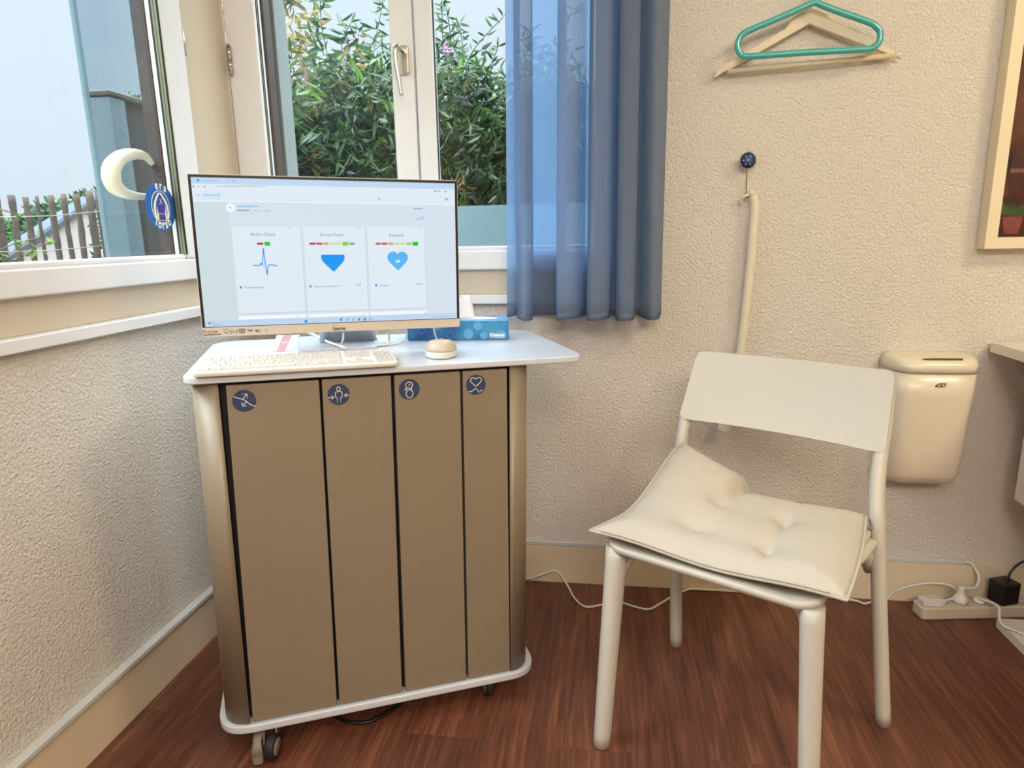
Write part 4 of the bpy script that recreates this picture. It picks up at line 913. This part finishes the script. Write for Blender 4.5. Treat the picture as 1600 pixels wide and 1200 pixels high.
# ------------------------------------------------------------------ power strip, plugs, cables
def power():
    a = onz(1440, 970, 0); e = onz(1600, 966, 0); d = (e - a).normalized(); ang = math.atan2(d.y, d.x)
    F = Matrix.Translation((a.x, a.y, .0005)) @ Matrix.Rotation(ang, 4, 'Z'); L = .36; W = .052; Hh = .036
    t = thing('power_strip', 'white multi-socket power strip lying on the floor by the desk foot', 'power strip', (L / 2, W / 2, 0), F)
    b = MB(); b.prism([(x, y, 0) for x, y in rrect(0, 0, L, W, .012, 5)], (0, 0, Hh)); b.build('housing', M['bezel'], t, F, bevel=.005, seg=3)
    for k in range(5):
        b = MB(); c = (.048 + k * .062, W / 2, Hh); b.lathe([(.0195, .0003), (.0195, .0012), (.0175, .0012), (.0170, .0004), (.001, .0004)], c, n=28, mi=0)
        for s in (-.0085, .0085): b.lathe([(.0028, .0006), (.0002, .0010)], (c[0], c[1] + s, Hh), n=10, mi=1)
        b.build('socket', [M['plastic_w'], M['dark']], t, F)
    # flat plug in the first socket
    t = thing('flat_plug', 'flat white plug in the first socket of the power strip', 'plug', (.05, W / 2, Hh), F)
    b = MB(); b.prism([(x, y, Hh + .0015) for x, y in rpoly([(.008, .010), (.056, .006), (.078, .020), (.078, .030), (.056, .046), (.008, .042)], .006, 4)], (0, 0, .012)); b.build('body', M['plastic_w'], t, F, bevel=.003)
    cab = [F @ V((.076, .025, Hh + .008)), onz(1498, 930, .05), ony(1488, 916, -.045), ony(1460, 911, -.03), ony(1430, 914, -.03), ony(1405, 921, -.025), V(onz(1380, 934, .004)), V(onz(1352, 943, .004)), V(onz(1335, 938, .004)), onz(1280, 930, .004), onz(1200, 915, .004), onz(1110, 914, .004), onz(1075, 921, .004), onz(1050, 932, .004), onz(1030, 944, .004), onz(1012, 952, .004), onz(985, 946, .004), onz(965, 940, .004), onz(940, 945, .004), onz(915, 948, .004), onz(898, 935, .004), ony(885, 912, -.03), ony(870, 893, -.022), ony(852, 896, -.020), ony(826, 904, -.018), V((.74, -.022, .006))]
    b = MB(); b.tube([V((p.x, min(p.y, -.016), max(p.z, .0036))) for p in cr(cab, 6)], .0032, n=8); b.build('cord', M['plastic_w'], t)
    # upright plug
    c = F @ V((.118, W / 2, Hh)); t = thing('upright_plug', 'white grounded plug standing in the power strip, its cord rising to the wall', 'plug', c)
    b = MB(); b.lathe([(.0185, .0015), (.0185, .012), (.015, .020), (.010, .026), (.008, .040), (.0085, .042), (.0085, .047), (.005, .049)], c, (0, 0, 1), 24); b.build('body', M['plastic_w'], t)
    cab = [c + V((0, 0, .046)), ony(1524, 918, -.05), ony(1530, 902, -.035), ony(1524, 889, -.022), V((2.078, -.014, .129)), V((2.066, -.0075, .1285))]
    b = MB(); b.tube(cr(cab, 6), .0042, n=8); b.build('cord', M['plastic_w'], t)
    # third cord running under the desk
    c = F @ V((.172, W / 2, Hh)); t = thing('angled_plug', 'small white plug in the power strip with a cord running under the desk foot', 'plug', c)
    b = MB(); b.lathe([(.0165, .0015), (.0165, .010), (.011, .014), (.001, .015)], c, (0, 0, 1), 24); b.build('body', M['plastic_w'], t)
    b = MB(); b.tube(cr([c + V((-.010, 0, .010)), c + V((.0, -.02, .018)), ony(1560, 948, c.y - .06), V((2.085, -.17, .040)), V((2.11, -.20, .036)), V((2.18, -.26, .0345))], 6), .0034, n=8); b.build('cord', M['plastic_w'], t)
    # black adapter
    c = F @ V((.236, W / 2, Hh + .0016)); t = thing('power_adapter', 'black power adapter plugged into the end of the power strip', 'adapter', c)
    b = MB(); Fa = Matrix.Translation(c) @ Matrix.Rotation(ang + .2, 4, 'Z'); b.prism([(x, y, 0) for x, y in rrect(-.028, -.025, .028, .025, .005, 4)], (0, 0, .062)); b.build('body', M['black'], t, Fa, bevel=.004, seg=3)
    b = MB(); b.tube(cr([c + V((.008, 0, .060)), c + V((.012, .004, .085)), c + V((.045, .012, .115)), c + V((.12, .02, .125)), V((c.x + .3, -.04, .30)), V((c.x + .35, -.05, .72))], 6), .0032, n=8); b.build('cord', M['black'], t)
power()
def duct():
    b = MB(); b.prism([(x, 0, z) for x, z in ((.024, .1218), (2.066, .1218), (2.066, .1350), (.024, .1350))], (0, -.0135, 0)); tag(b.build('cable_duct', M['base_top'], None, bevel=.0025), 'slim white cable duct running along the top of the back baseboard, ending near the desk', 'cable duct')
duct()

# ------------------------------------------------------------------ chair
FCH = Matrix(((.863, -.506, 0, 1.455), (-.506, -.863, 0, -.425), (0, 0, 1, 0), (0, 0, 0, 1)))   # x: to the chair's left side in the photo, y: forward (mirrored below)
def chair():
    # local frame: x along the back (photo left to right), y towards the front, z up; left-handed, so vertices are mapped directly
    W = lambda x, y, z: V((1.455 + .863 * x - .506 * y, -.425 - .506 * x - .863 * y, z))
    t = thing('side_chair', 'white plastic chair with a seat cushion, standing before the plaster wall', 'chair', (1.40, -.55, 0))
    m = M['chair']
    def leg(pts, r):
        b = MB(); P = cr([W(*p) for p in pts], 5); n = len(P)
        rr = [r[0] + (r[1] - r[0]) * i / (n - 1) for i in range(n)]
        b.tube(P, rr, n=18, flat=1.12, up=tuple(W(1, 0, 0) - W(0, 0, 0))); return b
    # front legs: foot -> seat
    for s, foot, topp in ((-1, (-.213, .418, .001), (-.222, .350, .425)), (1, (.186, .372, .001), (.158, .352, .425))):
        b = leg([foot, tuple((foot[i] + topp[i]) / 2 for i in range(3)), topp], (.0170, .0222) if s < 0 else (.0165, .0205))
        q_ = V(topp)
        b.tube([W(*(q_ + V((0, -.012, -.085)))), W(*(q_ + V((-s * .006, -.016, -.05)))), W(*(q_ + V((-s * .020, -.02, -.022)))), W(*(q_ + V((-s * .050, -.03, -.010))))], [.010, .014, .014, .008], n=12)
        b.build('leg', m, t)
    # rear legs run up as posts to the back rest
    for s, pts in ((-1, [(-.243, -.004, .001), (-.246, .004, .22), (-.250, .008, .44), (-.256, -.012, .52), (-.258, -.044, .598), (-.256, -.075, .64), (-.247, -.115, .735)]), (1, [(.240, -.006, .001), (.216, .004, .22), (.192, .008, .44), (.180, -.012, .52), (.174, -.046, .598), (.172, -.077, .64), (.164, -.115, .735)])):
        leg(pts, (.0150, .0150)).build('leg', m, t)
    # seat shell: thin dished plate
    def seat_pt(u, v, dz):
        xl, xr = -.240 - .004 * v, .186 - .012 * v; x = xl + (xr - xl) * u; y = .004 + v * .372 + .010 * math.sin(math.pi * u) * (1 if v > .5 else -1) * abs(v - .5) * 2
        z = .447 - .022 * math.sin(math.pi * u) * (.55 + .45 * v) - .006 * v + dz
        return W(x, y, z)
    N = 16; rings = []
    P2 = rrect(0, 0, 1, 1, .09, 6)
    b = MB(); inner = [1, .93, .75, .5, .25, .02]
    def loop(k, dz): return [seat_pt(.5 + (u - .5) * k, .5 + (v - .5) * k, dz) for u, v in P2]
    rings = [loop(.02, -.016), loop(.5, -.016), loop(.93, -.016), loop(.985, -.013), loop(1, -.006), loop(.995, 0), loop(.97, .002), loop(.75, -.001), loop(.5, -.002), loop(.25, -.002), loop(.02, -.002)]
    b.loft(rings); 
    st = b.build('seat', m, t)
    # side rails linking the legs
    for s in (-1, 1):
        xr_, xf = (-.240, -.222) if s < 0 else (.182, .156)
        b = MB(); P = cr([W(xr_ - s * .0, .012, .418), W(xr_ - s * .004, .12, .424), W(xf - s * .002, .25, .422), W(xf, .335, .416)], 4); b.tube(P, .0115, n=12, flat=1.3, up=(0, 0, 1)); b.build('side_rail', m, t)
        b = MB(); q_ = V((xr_, .008, .40)); b.tube([W(*(q_ + V((0, 0, -.05)))), W(*(q_ + V((-s * .004, .016, -.01)))), W(*(q_ + V((-s * .010, .035, .014)))), W(*(q_ + V((-s * .012, .07, .02))))], [.008, .014, .014, .008], n=12); b.build('corner_gusset', m, t)
    b = MB(); b.tube(cr([W(-.235, .006, .425), W(-.03, .0, .415), W(.185, .006, .425)], 6), .0105, n=12, flat=1.2, up=(0, 0, 1)); b.build('rear_rail', m, t)
    # back rest: curved, leaning panel with rounded corners
    def bp(u, v, off):
        # u 0..1 across, v 0..1 up
        xl = -.268 + (.012) * v; xr = .186 - .008 * v; x = xl + (xr - xl) * u
        y = -.030 - .072 * v - .022 * math.sin(math.pi * u); z = .603 + .158 * v - .004 * u
        return W(x, y + off, z)
    w_, h_, r = .45, .158, .016; vv = [0]
    hs = [r * (1 - math.cos(k * math.pi / 12)) for k in range(7)]
    rows = [h / h_ for h in hs] + [.25, .4, .5, .6, .75] + [1 - h / h_ for h in hs[::-1]]; G = 26
    def row(v, off):
        h = min(v, 1 - v) * h_; dx = r - math.sqrt(max(0, r * r - (r - h) ** 2)) if h < r else 0; k = dx / w_
        return [bp(k + (1 - 2 * k) * i / G, v, off) for i in range(G + 1)]
    Fr = [row(v, -.0055) for v in rows]; Bk = [row(v, .0060) for v in rows]; nr = len(rows); vs = [p for q_ in Fr for p in q_] + [p for q_ in Bk for p in q_]; o = nr * (G + 1); fs = []
    for j in range(nr - 1):
        for i in range(G):
            a_ = j * (G + 1) + i; fs.append((a_, a_ + 1, a_ + G + 2, a_ + G + 1)); fs.append((o + a_, o + a_ + G + 1, o + a_ + G + 2, o + a_ + 1))
    rim = [i for i in range(G + 1)] + [j * (G + 1) + G for j in range(1, nr)] + [(nr - 1) * (G + 1) + i for i in range(G - 1, -1, -1)] + [j * (G + 1) for j in range(nr - 2, 0, -1)]
    for i, a_ in enumerate(rim): c_ = rim[(i + 1) % len(rim)]; fs.append((a_, a_ + o, c_ + o, c_))
    b = MB(); b.add(vs, fs, 0, True); b.build('backrest', m, t, bevel=.0025)
    for s, x in ((-1, -.257), (1, .175)):
        b = MB(); b.tube([W(x, -.034, .570), W(x, -.042, .590), W(x, -.052, .600)], [.0155, .0155, .008], n=14); b.build('post_cap', m, t)
    return W
WCH = chair()

# ------------------------------------------------------------------ cushion
def cushion():
    W = WCH; N = 56
    def sm(a, b_, x): t_ = max(0, min(1, (x - a) / (b_ - a))); return t_ * t_ * (3 - 2 * t_)
    # u: 0 left .. 1 right, v: 0 back .. 1 front ; bilinear corner positions (local x, y)
    CBL, CBR, CFL, CFR = (-.235, .020), (.168, .006), (-.262, .392), (.213, .374)
    tufts = [(.36, .36), (.68, .34), (.36, .68), (.68, .70)]
    def edge(u, v): return min(u, 1 - u, v, 1 - v)
    def P(u, v, side):
        bx = (CBL[0] * (1 - u) + CBR[0] * u) * (1 - v) + (CFL[0] * (1 - u) + CFR[0] * u) * v
        by = (CBL[1] * (1 - u) + CBR[1] * u) * (1 - v) + (CFL[1] * (1 - u) + CFR[1] * u) * v
        # pincushion edges
        by += .012 * math.sin(math.pi * u) * (1 if v > .5 else -1) * -abs(2 * v - 1) ** 3
        bx += .010 * math.sin(math.pi * v) * (1 if u < .5 else .6) * abs(2 * u - 1) ** 3
        e = edge(u, v); puff = .026 * (1 - (1 - min(1, e / .20)) ** 2.4)
        d = 0
        for tu, tv in tufts:
            r2 = ((u - tu) ** 2 + (v - tv) ** 2); d += .014 * math.exp(-r2 / .004) + .006 * math.exp(-r2 / .03)
        d += .008 * math.exp(-((u - .68) / .018) ** 2) * sm(.22, .45, v) * (1 - sm(.74, .95, v)) + .004 * math.exp(-((u - .68) / .03) ** 2) * (1 - sm(.8, 1, v))
        zc = .463 - .012 * math.sin(math.pi * u) * v + .004 * math.sin(u * 9) * v
        # the back-left quarter is folded up against the post
        uu = u + .10 * (v - .1); w_ = .035 + .22 * sm(.15, .6, v)
        flap = (1 - sm(.375 - w_ * .3, .375 + w_, uu)) * (1 - sm(.05, .75, v))
        rise = .092 * flap * (1 - .62 * min(1, uu / .38)) - .007 * math.exp(-((uu - .40) / .022) ** 2) * (1 - sm(.2, .5, v))
        z = zc + rise; by += .030 * flap * 0
        if side > 0: z += puff - d * min(1, e / .1)
        else: z -= puff * .28
        z += .006 * sm(.8, 1, 1 - v) * u
        return W(bx, by, z)
    vs = []; fs = []
    for j in range(N + 1):
        for i in range(N + 1): vs.append(P(i / N, j / N, 1))
    for j in range(N + 1):
        for i in range(N + 1): vs.append(P(i / N, j / N, -1))
    n1 = N + 1; o = n1 * n1
    for j in range(N):
        for i in range(N):
            a = j * n1 + i; fs.append((a, a + n1, a + n1 + 1, a + 1)); fs.append((o + a, o + a + 1, o + a + n1 + 1, o + a + n1))
    t = thing('seat_cushion', 'cream tufted seat cushion on the white chair, one back corner folded up', 'cushion', W(0, .2, .447))
    b = MB(); b.add(vs, fs, 0, True); c = b.build('cover', M['cushion'], t, weld=True)
    # piping round the seam
    E_ = [(i / N, 1) for i in range(N + 1)] + [(1, 1 - j / N) for j in range(1, N + 1)] + [(1 - i / N, 0) for i in range(1, N + 1)] + [(0, j / N) for j in range(1, N)]
    pts = [P(u, v, 1) for u, v in E_]; b = MB(); b.tube(pts, .0028, n=8, closed=True); b.build('piping', M['cushion'], t)
    b = MB(); b.tube([P(u, v, 1) + V((0, 0, .0045)) + (W(0, .0015, 0) - W(0, 0, 0)) for u, v in E_[3:N - 2]], .0008, n=6); b.build('seam', M['piping'], t)
    p = W(.165, .03, .462); b = MB(); b.tube(cr([p, W(.176, .03, .455), W(.186, .018, .448), W(.182, .0, .455), W(.176, .012, .466)], 4), .003, n=6, flat=.5); b.build('tie', M['piping'], t)
cushion()

# ------------------------------------------------------------------ ceiling lamps; the one by the rear wall is an added fill
for i, (x, y) in enumerate(((2.75, -1.25), (1.05, -2.35), (2.35, -3.1), (1.35, -3.42))):
    t = thing('ceiling_or_fill_lamp', ('round warm ceiling lamp above the desk', 'round warm ceiling lamp above and behind the viewer', 'round warm ceiling lamp at the rear right of the room', 'round warm fill lamp added on the ceiling by the rear wall')[i], 'lamp', (x, y, 2.39))
    b = MB(); b.lathe([(.23, 2.45), (.23, 2.41), (.245, 2.40)], (x, y, 0), n=40); b.build('housing', M['plastic_w'], t)
    b = MB(); b.lathe([(.22, 2.400), (.001, 2.396)], (x, y, 0), n=40); b.build('diffuser', M['lamp'], t)

def floor_cable():
    b = MB(); P = [onz(x, y, .005) for x, y in ((480, 1112), (520, 1118), (545, 1128), (575, 1128), (600, 1116), (622, 1102), (640, 1085))]
    b.tube(cr(P, 6), .0042, n=8); tag(b.build('black_cable', M['black'], None), 'black cable looping on the floor under the rolling cabinet', 'cable')
floor_cable()
